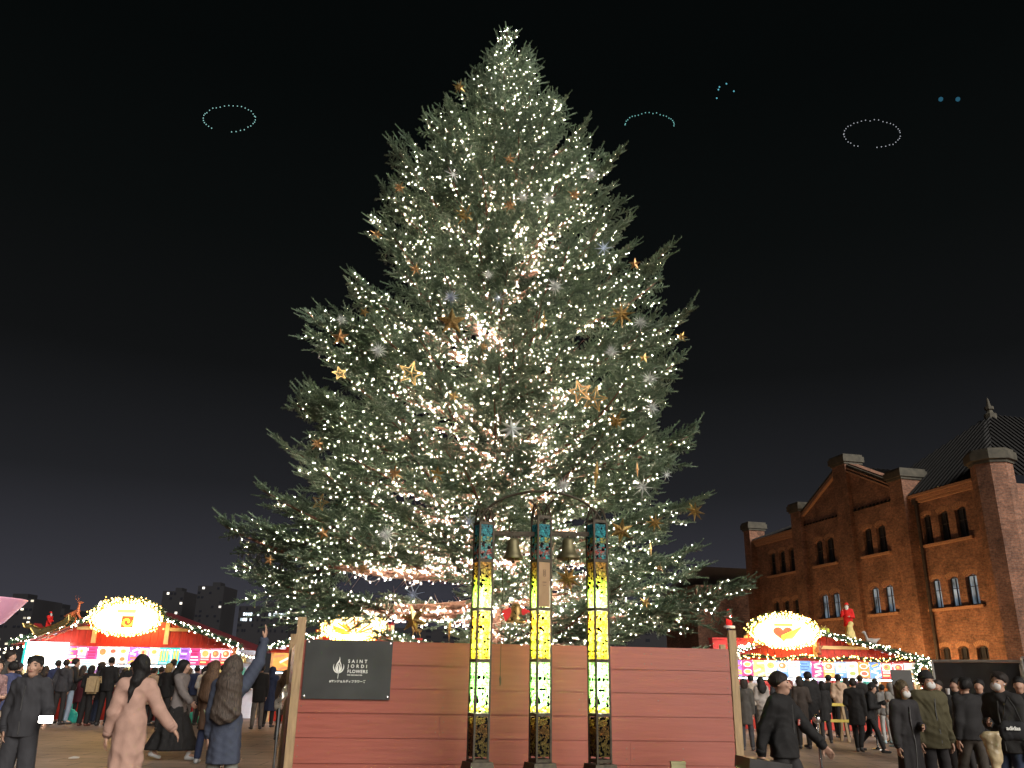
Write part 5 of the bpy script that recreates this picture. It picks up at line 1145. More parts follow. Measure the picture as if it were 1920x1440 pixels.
pp('woman in cream knitted jacket under the green drink menus', 356, 1252, 26.1, 172, 'stand', ('hold', 'hold'), ('jacket', (.36, .31, .25), .82), ('trousers', DRK), ('long', HBR), Q1, fem=True, height=1.58)
pp('person in navy anorak under the purple menus by the counter', 371, 1248, 25.8, 185, 'stand', ('down', 'hold'), ('jacket', NAVY, .84), ('trousers', GREY), ('short', HB), Q1, height=1.62)
pp('man in dark brown parka at the right end of the sleigh stall counter', 443, 1250, 25.7, 195, 'stand', ('pocket', 'hold'), ('puffer', (.06, .04, .03), .8), ('trousers', DRK), ('short', HB), Q1, height=1.64)
pp('woman in maroon coat between the lightbox queue and the backpack', 158, 1249, 25.9, 168, 'stand', ('hold', 'down'), ('coat', (.10, .02, .03), .6), ('trousers', DRK), ('long', HD), Q1, fem=True, height=1.57)
pp('person in black knit cap standing left of the white lightbox', 73, 1246, 24.6, 150, 'stand', ('hold', 'pocket'), ('jacket', BLK, .84), ('trousers', CHAR), ('beanie', (.02, .02, .022)), Q1)
pp('woman in pale pink coat at the counter under the blue menu board', 1526, 1280, 26.6, 176, 'stand', ('hold', 'hold'), ('coat', (.36, .22, .22), .6), ('trousers', DRK), ('long', HD), Q2, fem=True, height=1.56)
pp('man in charcoal hoodie at the counter left of the reddish hair', 1455, 1270, 26.4, 184, 'stand', ('hold', 'down'), ('jacket', CHAR, .84), ('trousers', BLK), ('short', HB), Q2, hood=True)
pp('tall man in dark overcoat under the red menus at the right', 1611, 1266, 26.3, 178, 'stand', ('down', 'hold'), ('coat', DRK, .6), ('trousers', BLK), ('short', HD), Q2)
pp('person in olive jacket at the counter beside the striding black coat', 1585, 1271, 25.6, 190, 'stand', ('hold', 'down'), ('jacket', OLV, .82), ('trousers', DRK), ('bob', HD), Q2, fem=True)
pp('person in black puffer behind the grey jacket at the stall end', 1640, 1278, 25.8, 172, 'stand', ('hold', 'hold'), ('puffer', BLK, .8), ('trousers', DRK), ('short', HB), Q2, height=1.6)
# ------------------------------------------------------------------ things people hold or wear
def box_thing(name, label, cat, loc, d, m, rz=0, rot=None, bev=.006, **k):
    q = MB(); q.box((0, 0, 0), d); me = q.mesh(name, m); bm = bmesh.new(); bm.from_mesh(me); bmesh.ops.bevel(bm, geom=bm.edges[:], offset=bev, segments=2, affect='EDGES'); bm.to_mesh(me); bm.free()
    o = link(name, me); o.location = loc; o.rotation_euler = rot or (0, 0, rz); return tag(o, label, cat, **k)
t = box_thing('smartphone', 'smartphone with its lamp glaring white in the hand of the dark sweatshirt man', 'phone', ha[1] + Vector((.01, -.03, .045)), (.155, .010, .076), black_metal, R(8), bev=.004)
q = MB(); q.box((0, -.008, .0), (.14, .004, .066)); q.build('screen', glow('phone_screen', (1, .93, .84), 14.0), t)
q = MB(); q.ball((.05, -.012, .02), .012, 8, 5); q.build('lamp', glow('phone_lamp', (1, .95, .9), 60.0), t)
bg = mat('beige_canvas', (.36, .27, .15), .8, 0, .15, 20, .3, 200); w_ = at(174, 1290, 24.45)
t = box_thing('backpack', 'large beige backpack worn by the short woman in black', 'backpack', (w_.x, 24.42, 1.06), (.34, .17, .46), bg, bev=.05)
q = MB(); q.box((0, -.10, -.08), (.24, .05, .2)); q.build('pocket', bg, t)
for s_ in (-1, 1): q = MB(); q.tube([(s_ * .1, .06, .2), (s_ * .12, .16, .22), (s_ * .13, .2, .05)], .018, 6); q.build('strap', bg, t)
def bag(name, label, cat, loc, w, h, dep, m, rz, kind='tote'):
    t = thing(name, label, cat, loc, rz)
    me = field_mesh('bag_body', [cap((-w * .38, 0, -h * .75), (w * .38, 0, -h * .75), h * .24, sy=dep / (h * .5), k=.06), cap((-w * .26, 0, -h * .2), (w * .26, 0, -h * .2), h * .2, sy=dep / (h * .6), k=.08), cap((0, 0, -h * .2), (0, 0, .0), h * .12, .03, sy=.7, k=.05)], .012, m, .010, 4)
    link('bag_body', me, t); return t
plastic = mat('beige_sack', (.50, .40, .24), .35, 0, .2, 9, .6, 25, spec=.5)
w3 = at(1858, 1376, 10.05)
t = thing('plastic_sack', 'crumpled beige sack hanging from the hand of the masked man at the edge', 'bag', (w3.x, 10.05, w3.z), R(-10))
link('sack_body', field_mesh('sack_body', [cap((-.085, 0, -.02), (.085, 0, .0), .022, .025, k=.03), cap((0, 0, -.03), (0, 0, -.2), .05, .045, sy=.5, k=.04), cap((-.07, 0, -.04), (.005, 0, -.24), .032, .042, k=.05), cap((.06, 0, -.03), (.015, 0, -.26), .03, .042, k=.05), cap((.01, 0, -.24), (-.012, 0, -.72), .046, .036, sy=.9, k=.04)], .011, plastic, .006, 7), t)
w4 = at(1899, 1362, 9.75)
t = thing('sports_bag', 'black drawstring bag with white adidas lettering carried by the masked man', 'bag', (w4.x, 9.75, w4.z), R(-14))
link('bag_body', field_mesh('bag_body', [cap((-.075, 0, -.075), (.075, 0, -.075), .072, sy=.6, k=.04), cap((-.07, 0, .0), (.07, 0, .0), .055, sy=.6, k=.04)], .011, cloth((.018, .018, .02)), .006, 3), t)
for s_ in (-1, 1): q = MB(); q.tube([(s_ * .09, .0, .04), (s_ * .05, .02, .20), (0, .03, .30)], .008, 6); q.build('cord', black_metal, t)
text_mesh('adidas', .056, (-.084, -.062, -.035), white_print, t, spacing=1.0, rot=(R(86), 0, R(1)), extrude=.004, bold=.0016)
w5 = at(1473, 1334, 8.55)
q = MB(); q.box((0, 0, 0), (.085, .006, .055)); o = q.build('badge', mat('badge_red', (.42, .07, .05), .5), man1); o.location = Vector((.085, -.142, 1.20)) * sr1; o.rotation_euler = (R(6), 0, R(14))
qq = MB()
for k in range(3): qq.box((0, -.0045, .014 - .014 * k), (.07, .002, .004))
qq.build('print_line', white_print, o)
q = MB(); q.tube([(0, 0, 0), (.09, .02, -.18), (.17, .0, -.36)], [.012, .022, .03], 8); q.tube([(-.02, 0, .03), (0, 0, 0)], .009, 6)
o = q.build('folded_umbrella', mat('umbrella_green', (.16, .18, .10), .5)); o.location = at(384, 1334, 15.2); tag(o, 'folded olive umbrella held by the woman with light brown hair', 'umbrella')
q = MB(); q.lathe([(.026, 0), (.034, .09), (.036, .092), (.034, .095), (.001, .095)], n=14); o = q.build('paper_cup', mask_m); o.location = at(1778, 1302, 15.05); tag(o, 'white paper cup in the hand of the man before the black screen', 'cup')
t = box_thing('shoulder_bag', 'black shoulder bag on a patterned strap of the white padded jacket', 'bag', at(384, 1312, 24.0), (.3, .12, .24), cloth(BLK), R(20), bev=.03)
q = MB(); q.tube([(-.12, 0, .1), (-.02, -.02, .34), (.13, 0, .46)], .015, 6); q.build('strap', mat('pattern_strap', (.3, .28, .25), .7, 0, .8, 60), t)
# ------------------------------------------------------------------ roof figures and animals
santa_red = (.60, .02, .018)
rp = at(1602, 1207, 28.6)
pl = thing('roof_plinth', 'dark red plinth on the right slope of the garland stall roof', 'plinth', (rp.x + .03, 28.9, 2.3)); q = MB(); q.box((0, 0, (rp.z - 2.3) / 2), (.95, .55, rp.z - 2.3)); q.box((0, -.02, rp.z - 2.33), (1.0, .6, .06)); q.build('plinth_box', mat('plinth_red', (.20, .02, .03), .5, 0, .2), pl)
pp('life size bearded figure in red coat and hat with a yellow sack on the roof', 0, 0, 28.6, -30, 'stand', ('face', 'hold'), ('coat', santa_red, .72, 1.15), ('trousers', (.55, .2, .03)), ('beanie', santa_red), cat='figure', name='roof_figure', fig=True, beard=True, loc=(rp.x - .02, 28.85, rp.z), height=1.32, shoe=(.5, .42, .2), wide=1.1)
q = field_mesh('toy_sack', [cap((0, 0, .12), (0, 0, .5), .19, .10, k=.05), cap((0, 0, .5), (.05, 0, .62), .06, .09)], .02, mat('sack_yellow', (.6, .50, .20), .7, 0, .2), .012, 5); o = link('toy_sack', q); o.location = (rp.x - .14, 28.5, rp.z); tag(o, 'pale yellow sack standing in front of the bearded roof figure', 'sack')
q = field_mesh('roof_goose', [ell((0, 0, .16), (.17, .10, .11)), cap((-.13, 0, .2), (-.2, 0, .42), .05, .035), ell((-.22, 0, .45), (.06, .04, .045)), cap((-.26, 0, .45), (-.32, 0, .44), .02, .01), cap((.12, 0, .2), (.28, 0, .26), .06, .02), cap((0, .03, .1), (0, .03, 0), .02), cap((0, -.03, .1), (0, -.03, 0), .02)], .018, mat('goose_grey', (.35, .33, .31), .7), .0, 5); o = link('goose_figure', q); o.location = (rp.x + .62, 28.7, rp.z - .08); tag(o, 'grey bird figure perched right of the bearded roof figure', 'bird figure')
lp2 = at(1371, 1196, 28.4)
pl = thing('roof_plinth', 'bright red plinth on the left slope of the garland stall roof', 'plinth', (lp2.x - .05, 28.6, 2.3)); q = MB(); q.box((0, 0, (lp2.z - 2.3) / 2), (1.15, .5, lp2.z - 2.3)); q.box((0, -.02, lp2.z - 2.33), (1.2, .55, .06)); q.build('plinth_box', mat('plinth_bright', (.55, .03, .03), .5, 0, .2), pl)
fig2 = pp('smaller red coated figure with white trim standing by the fence post tip', 0, 0, 28.4, 200, 'stand', ('down', 'down'), ('coat', santa_red, .62, 1.2), ('trousers', (.05, .05, .12)), ('hoodup', santa_red), cat='figure', name='roof_figure', fig=True, loc=(lp2.x, 28.55, lp2.z), height=.92)[0]
q = MB(); q.lathe([(.17, 0), (.19, .02), (.19, .07), (.17, .09)], n=16); o = q.build('fur_trim', mask_m, fig2); o.location = (0, 0, .30)
def gift(label, u, v, Y, d, m, rib, rz=.3):
    p = at(u, v, Y); t = box_thing('gift_box', label, 'gift box', p + Vector((0, 0, d[2] / 2)), d, m, rz, bev=.012, group='gift boxes on the stall roofs')
    q = MB(); q.box((0, 0, 0), (d[0] * 1.03, d[1] * .18, d[2] * 1.03)); q.box((0, 0, 0), (d[0] * .18, d[1] * 1.03, d[2] * 1.035))
    for s_ in (-1, 1): q.tube([(0, 0, d[2] / 2), (s_ * .09, 0, d[2] / 2 + .09), (s_ * .14, 0, d[2] / 2 + .03), (0, 0, d[2] / 2 + .005)], .016, 6)
    q.build('ribbon', rib, t); return t
yg = mat('gift_lime', (.42, .48, .05), .4); cr = mat('gift_cream', (.72, .62, .40), .4); rb = mat('ribbon_red', (.5, .02, .02), .4)
gift('lime green gift box with bow right of the heart sign', 1546, 1193, 28.4, (.26, .24, .25), yg, gold)
gift('cream gift box left of the lime one beside the heart sign', 1530, 1193, 28.3, (.24, .24, .26), cr, rb, .1)
gift('cream gift box right of the amber flame sign above the fence', 730, 1187, 27.8, (.27, .24, .24), cr, rb, .2)
def deer(label, loc, rz, s, m, base=True):
    P = [cap((-.28, 0, .62), (.26, 0, .66), .13, .115, sy=.8), cap((.26, 0, .68), (.42, 0, 1.0), .085, .055), ell((.47, 0, 1.04), (.10, .055, .062)), cap((.5, 0, 1.03), (.62, 0, .98), .042, .03), cap((-.38, 0, .66), (-.46, 0, .72), .03, .02)]
    for y in (-.065, .065):
        P += [cap((.22, y, .58), (.27, y, .32), .055, .03, k=.02), cap((.27, y, .32), (.25, y, .0), .028, .022, k=.01), cap((-.26, y, .58), (-.22, y, .38), .075, .038, k=.02), cap((-.22, y, .38), (-.33, y, .24), .035, .024, k=.01), cap((-.33, y, .24), (-.30, y, .0), .024, .022, k=.01)]
        P += [cap((.43, y * .7, 1.09), (.36, y * 2.2, 1.30), .014, k=.008), cap((.36, y * 2.2, 1.30), (.42, y * 2.6, 1.46), .012, k=.008), cap((.38, y * 2, 1.24), (.48, y * 2.6, 1.34), .011, k=.008), cap((.41, y * .9, 1.07), (.37, y * 1.8, 1.11), .022, .012, k=.01)]
    o = link('deer_figure', field_mesh('deer_figure', P, .022, m)); o.location = loc; o.rotation_euler = rz; o.scale = (s, s, s); return tag(o, label, 'deer figure')
r1 = at(138, 1173, 26.6); r0 = at(100, 1184, 26.6)
copper = mat('deer_brown', (.42, .12, .05), .45, 0, .25, 8)
sl_a = math.atan2(at(190, 1150, 26.6).z - at(60, 1205, 26.6).z, at(190, 1150, 26.6).x - at(60, 1205, 26.6).x)
deer('reddish brown deer figure pulling the sleigh up the left slope of the stall roof', at(143, 1173, 26.7), (0, -sl_a, 0), .60, copper)
pd = at(778, 1197, 27.9); pl = thing('roof_plinth', 'flat red plinth under the golden deer above the plank fence', 'plinth', (pd.x, 28, 2.35)); q = MB(); q.box((0, 0, (pd.z - 2.35) / 2), (.42, .3, pd.z - 2.35)); q.box((0, 0, pd.z - 2.37), (.46, .34, .05)); q.build('plinth_box', MATS['plinth_bright'], pl)
deer('golden deer figure standing on a red plinth above the fence edge', (pd.x + .03, 28, pd.z), (0, 0, PI), .40, gold)
sl = thing('sleigh', 'old gold and red sleigh with curled runner on the left slope of the stall roof', 'sleigh', at(108, 1187, 26.7)); sl.rotation_euler = (0, -sl_a, 0)
q = MB(); sp = [(-.74, .60), (-.80, .66), (-.78, .52), (-.62, .42), (-.56, .2), (-.44, .10), (.40, .10), (.50, .18), (.54, .34), (.46, .30), (.36, .24), (.0, .22), (-.34, .27), (-.48, .42), (-.60, .56)]
for y in (-.22, .20): q.slab(sp, [], y, y + .02)
q.box((0, -.0, .12), (.9, .42, .03)); q.box((.5, 0, .28), (.03, .42, .2), (0, .3, 0)); q.build('sleigh_body', mat('sleigh_side', (.13, .115, .05), .45, .2, .35, 8), sl)
for y in (-.225, .225): q = MB(); q.tube([(x_, y, z_) for x_, z_ in sp + sp[:1]], .026, 6); q.tube([(-.42, y, .17), (.4, y, .17)], .014, 5); q.build('gilt_trim', gold, sl)
q = MB(); q.box((-.1, 0, .2), (.7, .38, .06)); q.box((-.46, 0, .36), (.05, .38, .32), (0, -.25, 0)); q.build('seat', mat('seat_red', (.30, .02, .02), .7), sl)
for y in (-.2, .2):
    q = MB(); q.tube([(-.5, y, .0), (.5, y, .0), (.66, y, .06), (.72, y, .17), (.66, y, .24)], .018, 6)
    for x in (-.35, 0, .35): q.tube([(x, y, 0), (x, y, .12)], .012, 5)
    q.build('runner', MATS['deer_brown'], sl)
wb = at(92, 1171, 26.75)
pp('small figure with white hair and red coat sitting in the roof sleigh', 0, 0, 26.7, 70, 'stand', ('fwd', 'hold'), ('coat', santa_red, .6, 1.1), ('trousers', santa_red), ('beanie', santa_red), cat='figure', name='roof_figure', fig=True, beard=True, loc=(wb.x, 26.72, wb.z - .42), height=.80)
fl = at(186, 1146, 26.6); t = thing('flame_lamp', 'small flame shaped lamp on a bracket at the left of the oval sign', 'lamp', (fl.x, 26.6, fl.z))
q = MB(); q.lathe([(.02, 0), (.06, .05), (.065, .12), (.04, .22), (.008, .30)], n=12); q.build('flame', glow('flame_glass', (1, .86, .6), 9), t)
q = MB(); q.tube([(0, 0, 0), (-.03, 0, -.12), (-.12, 0, -.3)], .02, 6); q.build('bracket', gold_dark, t)
for k, (u, v, lab) in enumerate(((1384, 1226, 'small silver ornament figure on the rail left of the heart sign'), (1536, 1219, 'small brown ornament figure on the rail right of the heart sign'))):
    o = link('rail_figure', field_mesh('rail_figure', [cap((0, 0, .05), (0, 0, .22), .08, .05), ell((0, 0, .31), (.055, .05, .06)), cap((-.06, 0, .2), (-.1, 0, .1), .03), cap((.06, 0, .2), (.12, 0, .26), .03)], .016, (silver, mat('nut_brown', (.25, .08, .04), .6))[k])); o.location = at(u, v + 8, 28.3); tag(o, lab, 'figurine')
# ------------------------------------------------------------------ stars hung in the tree
def spikes(dirs, L, w, core):
    q = MB()
    for d, l in zip(dirs, L):
        d = Vector(d).normalized(); a = d.orthogonal().normalized(); b = d.cross(a); c = d * core * .4
        q.add([c + a * w, c + b * w, c - a * w, c - b * w, d * l], [(0, 1, 4), (1, 2, 4), (2, 3, 4), (3, 0, 4)])
    return q
def fib(n): return [(math.sqrt(1 - z * z) * math.cos(i * 2.39996), z, math.sqrt(1 - z * z) * math.sin(i * 2.39996)) for i in range(n) for z in [1 - 2 * (i + .5) / n]]
def star_plate(n, r0, t):
    q = MB(); P = [(math.sin(PI * i / n) * (1 if i % 2 == 0 else r0), 0, math.cos(PI * i / n) * (1 if i % 2 == 0 else r0)) for i in range(2 * n)]
    q.add(P + [(0, -t, 0), (0, t, 0)], [(i, (i + 1) % (2 * n), 2 * n) for i in range(2 * n)] + [((i + 1) % (2 * n), i, 2 * n + 1) for i in range(2 * n)]); return q
def star_frame(n, r0):
    q = MB(); P = [(math.sin(PI * i / n) * (1 if i % 2 == 0 else r0), 0, math.cos(PI * i / n) * (1 if i % 2 == 0 else r0)) for i in range(2 * n)]
    for i in range(2 * n): q.beam(P[i], P[(i + 1) % (2 * n)], .09, .07)
    for i in range(0, 2 * n, 2): q.beam((0, -.12, 0), P[i], .07, .06)
    return q
SH = {'spiky': spikes(fib(18), [1 if i % 2 else .72 for i in range(18)], .15, .25), 'burst': spikes(fib(44), [1 if i % 2 else .7 for i in range(44)], .05, .1), 'five': star_plate(5, .40, .26), 'six': star_plate(6, .42, .25), 'eight': star_plate(8, .34, .24), 'frame': star_frame(5, .42),
      'drop': spikes([(0, 0, 1), (0, 0, -1), (1, 0, .1), (-1, 0, -.1), (0, -1, 0)], [1, 1.0, .25, .25, .2], .16, .0), 'lines': spikes([(math.sin(k * PI / 4), .05, math.cos(k * PI / 4)) for k in range(8)] + [(math.sin(k * PI / 4 + .39), -.5, math.cos(k * PI / 4 + .39)) for k in range(8)], [1] * 8 + [.55] * 8, .05, 0)}
WORDS = {'spiky': 'many pointed star', 'burst': 'spiky glitter star', 'five': 'five pointed star', 'six': 'six pointed star', 'eight': 'eight pointed star', 'frame': 'open wire star', 'drop': 'slim hanging drop', 'lines': 'thin rayed snowflake'}
OM = {'gold': gold, 'copper': gold_dark, 'silver': silver, 'blue silver': mat('blue_glitter', (.34, .42, .55), .35, .6, .35, 60, .4, 120)}
OME = {}
ORN = [(861, 163, 27, 'spiky', 'gold', 'at the left edge just under the tree tip'), (749, 352, 25, 'spiky', 'copper', 'at the upper left edge of the tree'), (706, 440, 27, 'spiky', 'copper', 'on the left edge below the first bare notch'), (779, 505, 26, 'spiky', 'copper', 'over a dark gap on the left, above mid height'),
 (873, 402, 46, 'spiky', 'gold', 'large, left of centre in the upper third'), (1165, 590, 50, 'eight', 'gold', 'large, right of centre at mid height'), (1155, 790, 42, 'spiky', 'gold', 'right of centre, just below the pair of wire stars'), (595, 832, 28, 'spiky', 'copper', 'at the left edge in the lower half'),
 (1303, 958, 38, 'eight', 'gold', 'hanging under the tip of the long right bough'), (1228, 980, 34, 'eight', 'gold', 'under the middle of the long right bough'), (1165, 995, 44, 'six', 'gold', 'just right of the bell monument arch'), (1065, 1085, 50, 'eight', 'gold', 'hanging below the right hand bell'),
 (776, 1162, 50, 'six', 'gold', 'low, above the golden deer at the fence edge'), (1118, 888, 46, 'drop', 'gold', 'low right of centre over the dense lights'), (1088, 735, 42, 'frame', 'copper', 'left one of the pair right of centre'), (1114, 748, 46, 'frame', 'gold', 'right one of the pair right of centre'),
 (850, 743, 24, 'spiky', 'gold', 'small, left of centre over a dark gap'), (606, 1000, 24, 'five', 'copper', 'low on the left over plain needles'), (505, 1050, 20, 'five', 'copper', 'at the lowest left bough tip'), (637, 700, 26, 'frame', 'gold', 'in the deep notch of the left edge'),
 (637, 632, 34, 'five', 'copper', 'near the left edge at mid height'), (770, 700, 44, 'frame', 'gold', 'left of centre above the bare limbs'), (847, 603, 52, 'five', 'gold', 'big and dark, left of the trunk at mid height'), (1020, 602, 44, 'drop', 'gold', 'just right of the trunk at mid height'),
 (1001, 952, 30, 'spiky', 'copper', 'inside the arch above the middle column'), (1278, 632, 22, 'spiky', 'gold', 'hanging at the right edge at mid height'), (1210, 1130, 26, 'spiky', 'gold', 'low on the right above the fence'), (1236, 1065, 18, 'spiky', 'copper', 'at the lower right edge over dark needles'),
 (820, 888, 28, 'five', 'gold', 'on the bare limb left of the trunk'), (600, 942, 30, 'frame', 'gold', 'at the left edge above the longest left bough'), (907, 650, 22, 'spiky', 'gold', 'tiny, beside the trunk at mid height'), (682, 1066, 24, 'spiky', 'copper', 'low on the left above the second stall sign'),
 (1077, 365, 28, 'spiky', 'copper', 'right of centre in the upper third'), (955, 385, 28, 'spiky', 'copper', 'dark, on the trunk line in the upper third'), (955, 298, 24, 'spiky', 'copper', 'on the trunk line high up'), (1190, 495, 22, 'five', 'copper', 'near the right edge above mid height'),
 (843, 1180, 40, 'drop', 'gold', 'lowest, touching the fence top'), (1195, 880, 30, 'drop', 'copper', 'right, under the silver glitter pair'), (1220, 1030, 26, 'drop', 'gold', 'right, below the long bough'), (1208, 671, 20, 'five', 'gold', 'right edge over a dark notch'), (740, 888, 34, 'spiky', 'copper', 'on the long bare limb on the left'), (683, 585, 18, 'five', 'gold', 'tiny, in the left middle'),
 (850, 328, 36, 'lines', 'silver', 'left of centre, upper third'), (1027, 373, 34, 'burst', 'silver', 'right of centre, upper third'), (980, 370, 28, 'burst', 'silver', 'beside the trunk line, upper third'), (1040, 537, 38, 'burst', 'silver', 'right of the trunk above mid height'), (915, 515, 24, 'burst', 'silver', 'small, on the trunk above mid height'),
 (1132, 465, 36, 'lines', 'blue silver', 'right of centre above mid height'), (710, 657, 36, 'burst', 'silver', 'left, at mid height'), (603, 652, 40, 'eight', 'silver', 'at the left edge at mid height'), (845, 557, 34, 'burst', 'blue silver', 'just above the dark gold star'), (935, 560, 34, 'lines', 'blue silver', 'on the trunk at mid height'),
 (960, 805, 46, 'eight', 'silver', 'central, below mid height'), (1218, 710, 36, 'burst', 'silver', 'upper of the pair at the right edge'), (1222, 765, 36, 'burst', 'silver', 'lower of the pair at the right edge'), (1147, 660, 32, 'burst', 'silver', 'right of centre just below mid height'), (1200, 605, 34, 'burst', 'silver', 'right of the large gold star'),
 (880, 978, 44, 'lines', 'blue silver', 'left of the bell monument top'), (725, 1003, 42, 'burst', 'silver', 'low on the left, large and pale'), (1205, 913, 50, 'lines', 'silver', 'above the long right bough'), (775, 1115, 42, 'lines', 'blue silver', 'low, above the six pointed gold star'), (1057, 910, 34, 'burst', 'silver', 'low right of the trunk'), (1107, 327, 30, 'burst', 'silver', 'at the right edge, upper third'), (640, 600, 26, 'burst', 'silver', 'left, tucked in needles at mid height'), (1250, 890, 24, 'lines', 'silver', 'at the right edge above the long bough')]
for i, (u, v, px, shp, tone, where) in enumerate(ORN):
    d = ray(u, v).normalized(); o = Vector((0, 0, EYE)); tt = 9.5; hit = None
    while tt < 26:
        p = o + d * tt; phi = math.atan2(p.y - TY, p.x - TX); rr_ = math.hypot(p.x - TX, p.y - TY)
        if p.z < 15.3 and rr_ < .90 * rad(p.z, phi) * (.9 if p.z < 4 and math.sin(phi) < -.5 else 1): hit = tt; break
        tt += .05
    if hit is None:
        k = (TY - 0.0) / d.y; hit = k * .985
    p = o + d * (hit - .12); r = px / 2 / F_PX * (p - o).dot(_fw) * 1.12
    key = (shp, tone)
    if key not in OME: OME[key] = SH[shp].mesh('star_ornament', OM[tone])
    st = link('star_ornament', OME[key]); st.location = p; st.scale = (r, r, r)
    st.rotation_euler = (rnd.uniform(-.25, .25), rnd.uniform(-.35, .35) if shp != 'drop' else 0, math.atan2(d.x, d.y) * -1 + rnd.uniform(-.5, .5))
    tag(st, f'{tone} {WORDS[shp]} {where}', 'ornament', 'star ornaments hung in the tall fir')
bz = at(968, 1150, 13.2)
q = MB(); q.lathe([(.0, .16), (.05, .15), (.09, .08), (.12, -.05), (.17, -.13), (.165, -.15), (.0, -.14)], n=18); t = q.build('bell_ornament', gold, None, True); t.location = bz; tag(t, 'golden bell ornament with red bow hanging low between the first two columns', 'ornament')
q = MB()
for s_ in (-1, 1): q.box((s_ * .13, -.03, -.02), (.14, .08, .16), (0, s_ * .4, 0))
q.build('bow', MATS['red_bow'], t)
# two small decorated firs seen through the gap under the boughs
for (u, v, Y, h_, lab) in ((1068, 1205, 19.5, 2.9, 'small bright green decorated fir behind the middle and third columns'), (1030, 1205, 21, 2.6, 'second small decorated fir just left of the brighter one')):
    p = at(u, v, Y); t = thing('small_fir', lab, 'tree', (p.x, Y, 0), 0, 'small decorated firs behind the fence')
    q = MB(); q.tube([(0, 0, 0), (0, 0, h_)], [.06, .01], 8); q.build('trunk', bark, t)
    g_ = np.random.default_rng(int(u)); n = 2600; zc = g_.random(n) ** .8; R_ = (1 - zc) * h_ * .34 * g_.uniform(.4, 1, n); an = g_.uniform(0, 2 * PI, n)
    P = np.stack([R_ * np.cos(an), R_ * np.sin(an), .35 + zc * (h_ - .35)], 1); D_ = np.stack([np.cos(an), np.sin(an), g_.normal(-.1, .3, n)], 1); D_ /= np.linalg.norm(D_, axis=1)[:, None]
    rng = g_; V, F, tn = shoot_needles(P, D_, g_.uniform(.1, .2, n), np.full(n, .6), 90, .05, .012)
    o = link('crown', tri_mesh('crown', V, F, mat('fake_fir_green', (.02, .16, .09), .5, 0, .3), tint=tn), t)
    for k in range(14):
        a = k * 2.4; zz_ = .5 + (h_ - .8) * k / 14; rr_ = (1 - (zz_ - .35) / (h_ - .35)) * h_ * .33; q = MB(); q.ball((0, 0, 0), .06, 10, 6); o = q.build('bauble', mat('bauble_%d' % (k % 3), ((.6, .03, .02), (.62, .35, .08), (.6, .55, .5))[k % 3], .25, .4, 0), t, True); o.location = (rr_ * math.cos(a), -abs(rr_ * math.sin(a)), zz_)
    B = np.stack([R_[:90] * 1.25 * np.cos(an[:90]), -abs(R_[:90] * 1.25 * np.sin(an[:90])), .35 + zc[:90] * (h_ - .4)], 1); q = link('small_bulb', bulbs_mesh('small_bulb', B, .014, bulb_glow), t); tag(q, kind='stuff')
# ------------------------------------------------------------------ rings of drone lights in the sky
def ring(label, u, v, rx, Y, a0, a1, n, col, s, r):
    c = at(u, v, Y); t = thing('drone_light_ring', label, 'drone lights', c, 0, 'rings of lights hovering in the night sky')
    R_ = rx / F_PX * (c - Vector((0, 0, EYE))).dot(_fw); me = None
    q = MB(); q.ball((0, 0, 0), r, 6, 4); me = q.mesh('drone_light', glow('drone_%s' % label[:9], col, s))
    for i in range(n):
        a = R(a0 + (a1 - a0) * i / n); o = link('drone_light', me, t); o.location = _rt * (R_ * math.cos(a)) + (_up * .49 + (c - Vector((0, 0, EYE))).normalized() * .87) * (R_ * math.sin(a)) + Vector((0, 0, rnd.uniform(-.15, .15)))
ring('teal dotted ring of lights in the dark sky left of the tree', 430, 222, 49, 110, -85, 238, 33, (.42, .85, .80), .30, .085)
ring('broken teal ring of lights right of the tree, its lower side missing', 1218, 234, 46, 110, -8, 190, 22, (.30, .80, .76), .26, .085)
ring('grey dotted ring of lights above the warehouse roof', 1635, 251, 53, 105, -80, 250, 36, (.75, .78, .85), .20, .08)
t = thing('drone_light_ring', 'loose cluster of five blue lights high right of the tree', 'drone lights', at(1360, 170, 110), 0, 'rings of lights hovering in the night sky')
q = MB(); q.ball((0, 0, 0), .13, 6, 4); me = q.mesh('drone_light', glow('drone_blue', (.2, .75, .9), .22))
for u, v in ((1344, 184), (1349, 163), (1362, 157), (1376, 171), (1347, 168)): o = link('drone_light', me, t); o.location = at(u, v, 110) - at(1360, 170, 110)
t = thing('drone_light_ring', 'pair of soft blue lights in the sky above the finial', 'drone lights', at(1780, 186, 110), 0, 'rings of lights hovering in the night sky')
q = MB(); q.ball((0, 0, 0), .36, 8, 5); me = q.mesh('drone_light', glow('drone_dim', (.10, .45, .70), .07))
for u in (1764, 1796): o = link('drone_light', me, t); o.location = at(u, 186, 110) - at(1780, 186, 110)
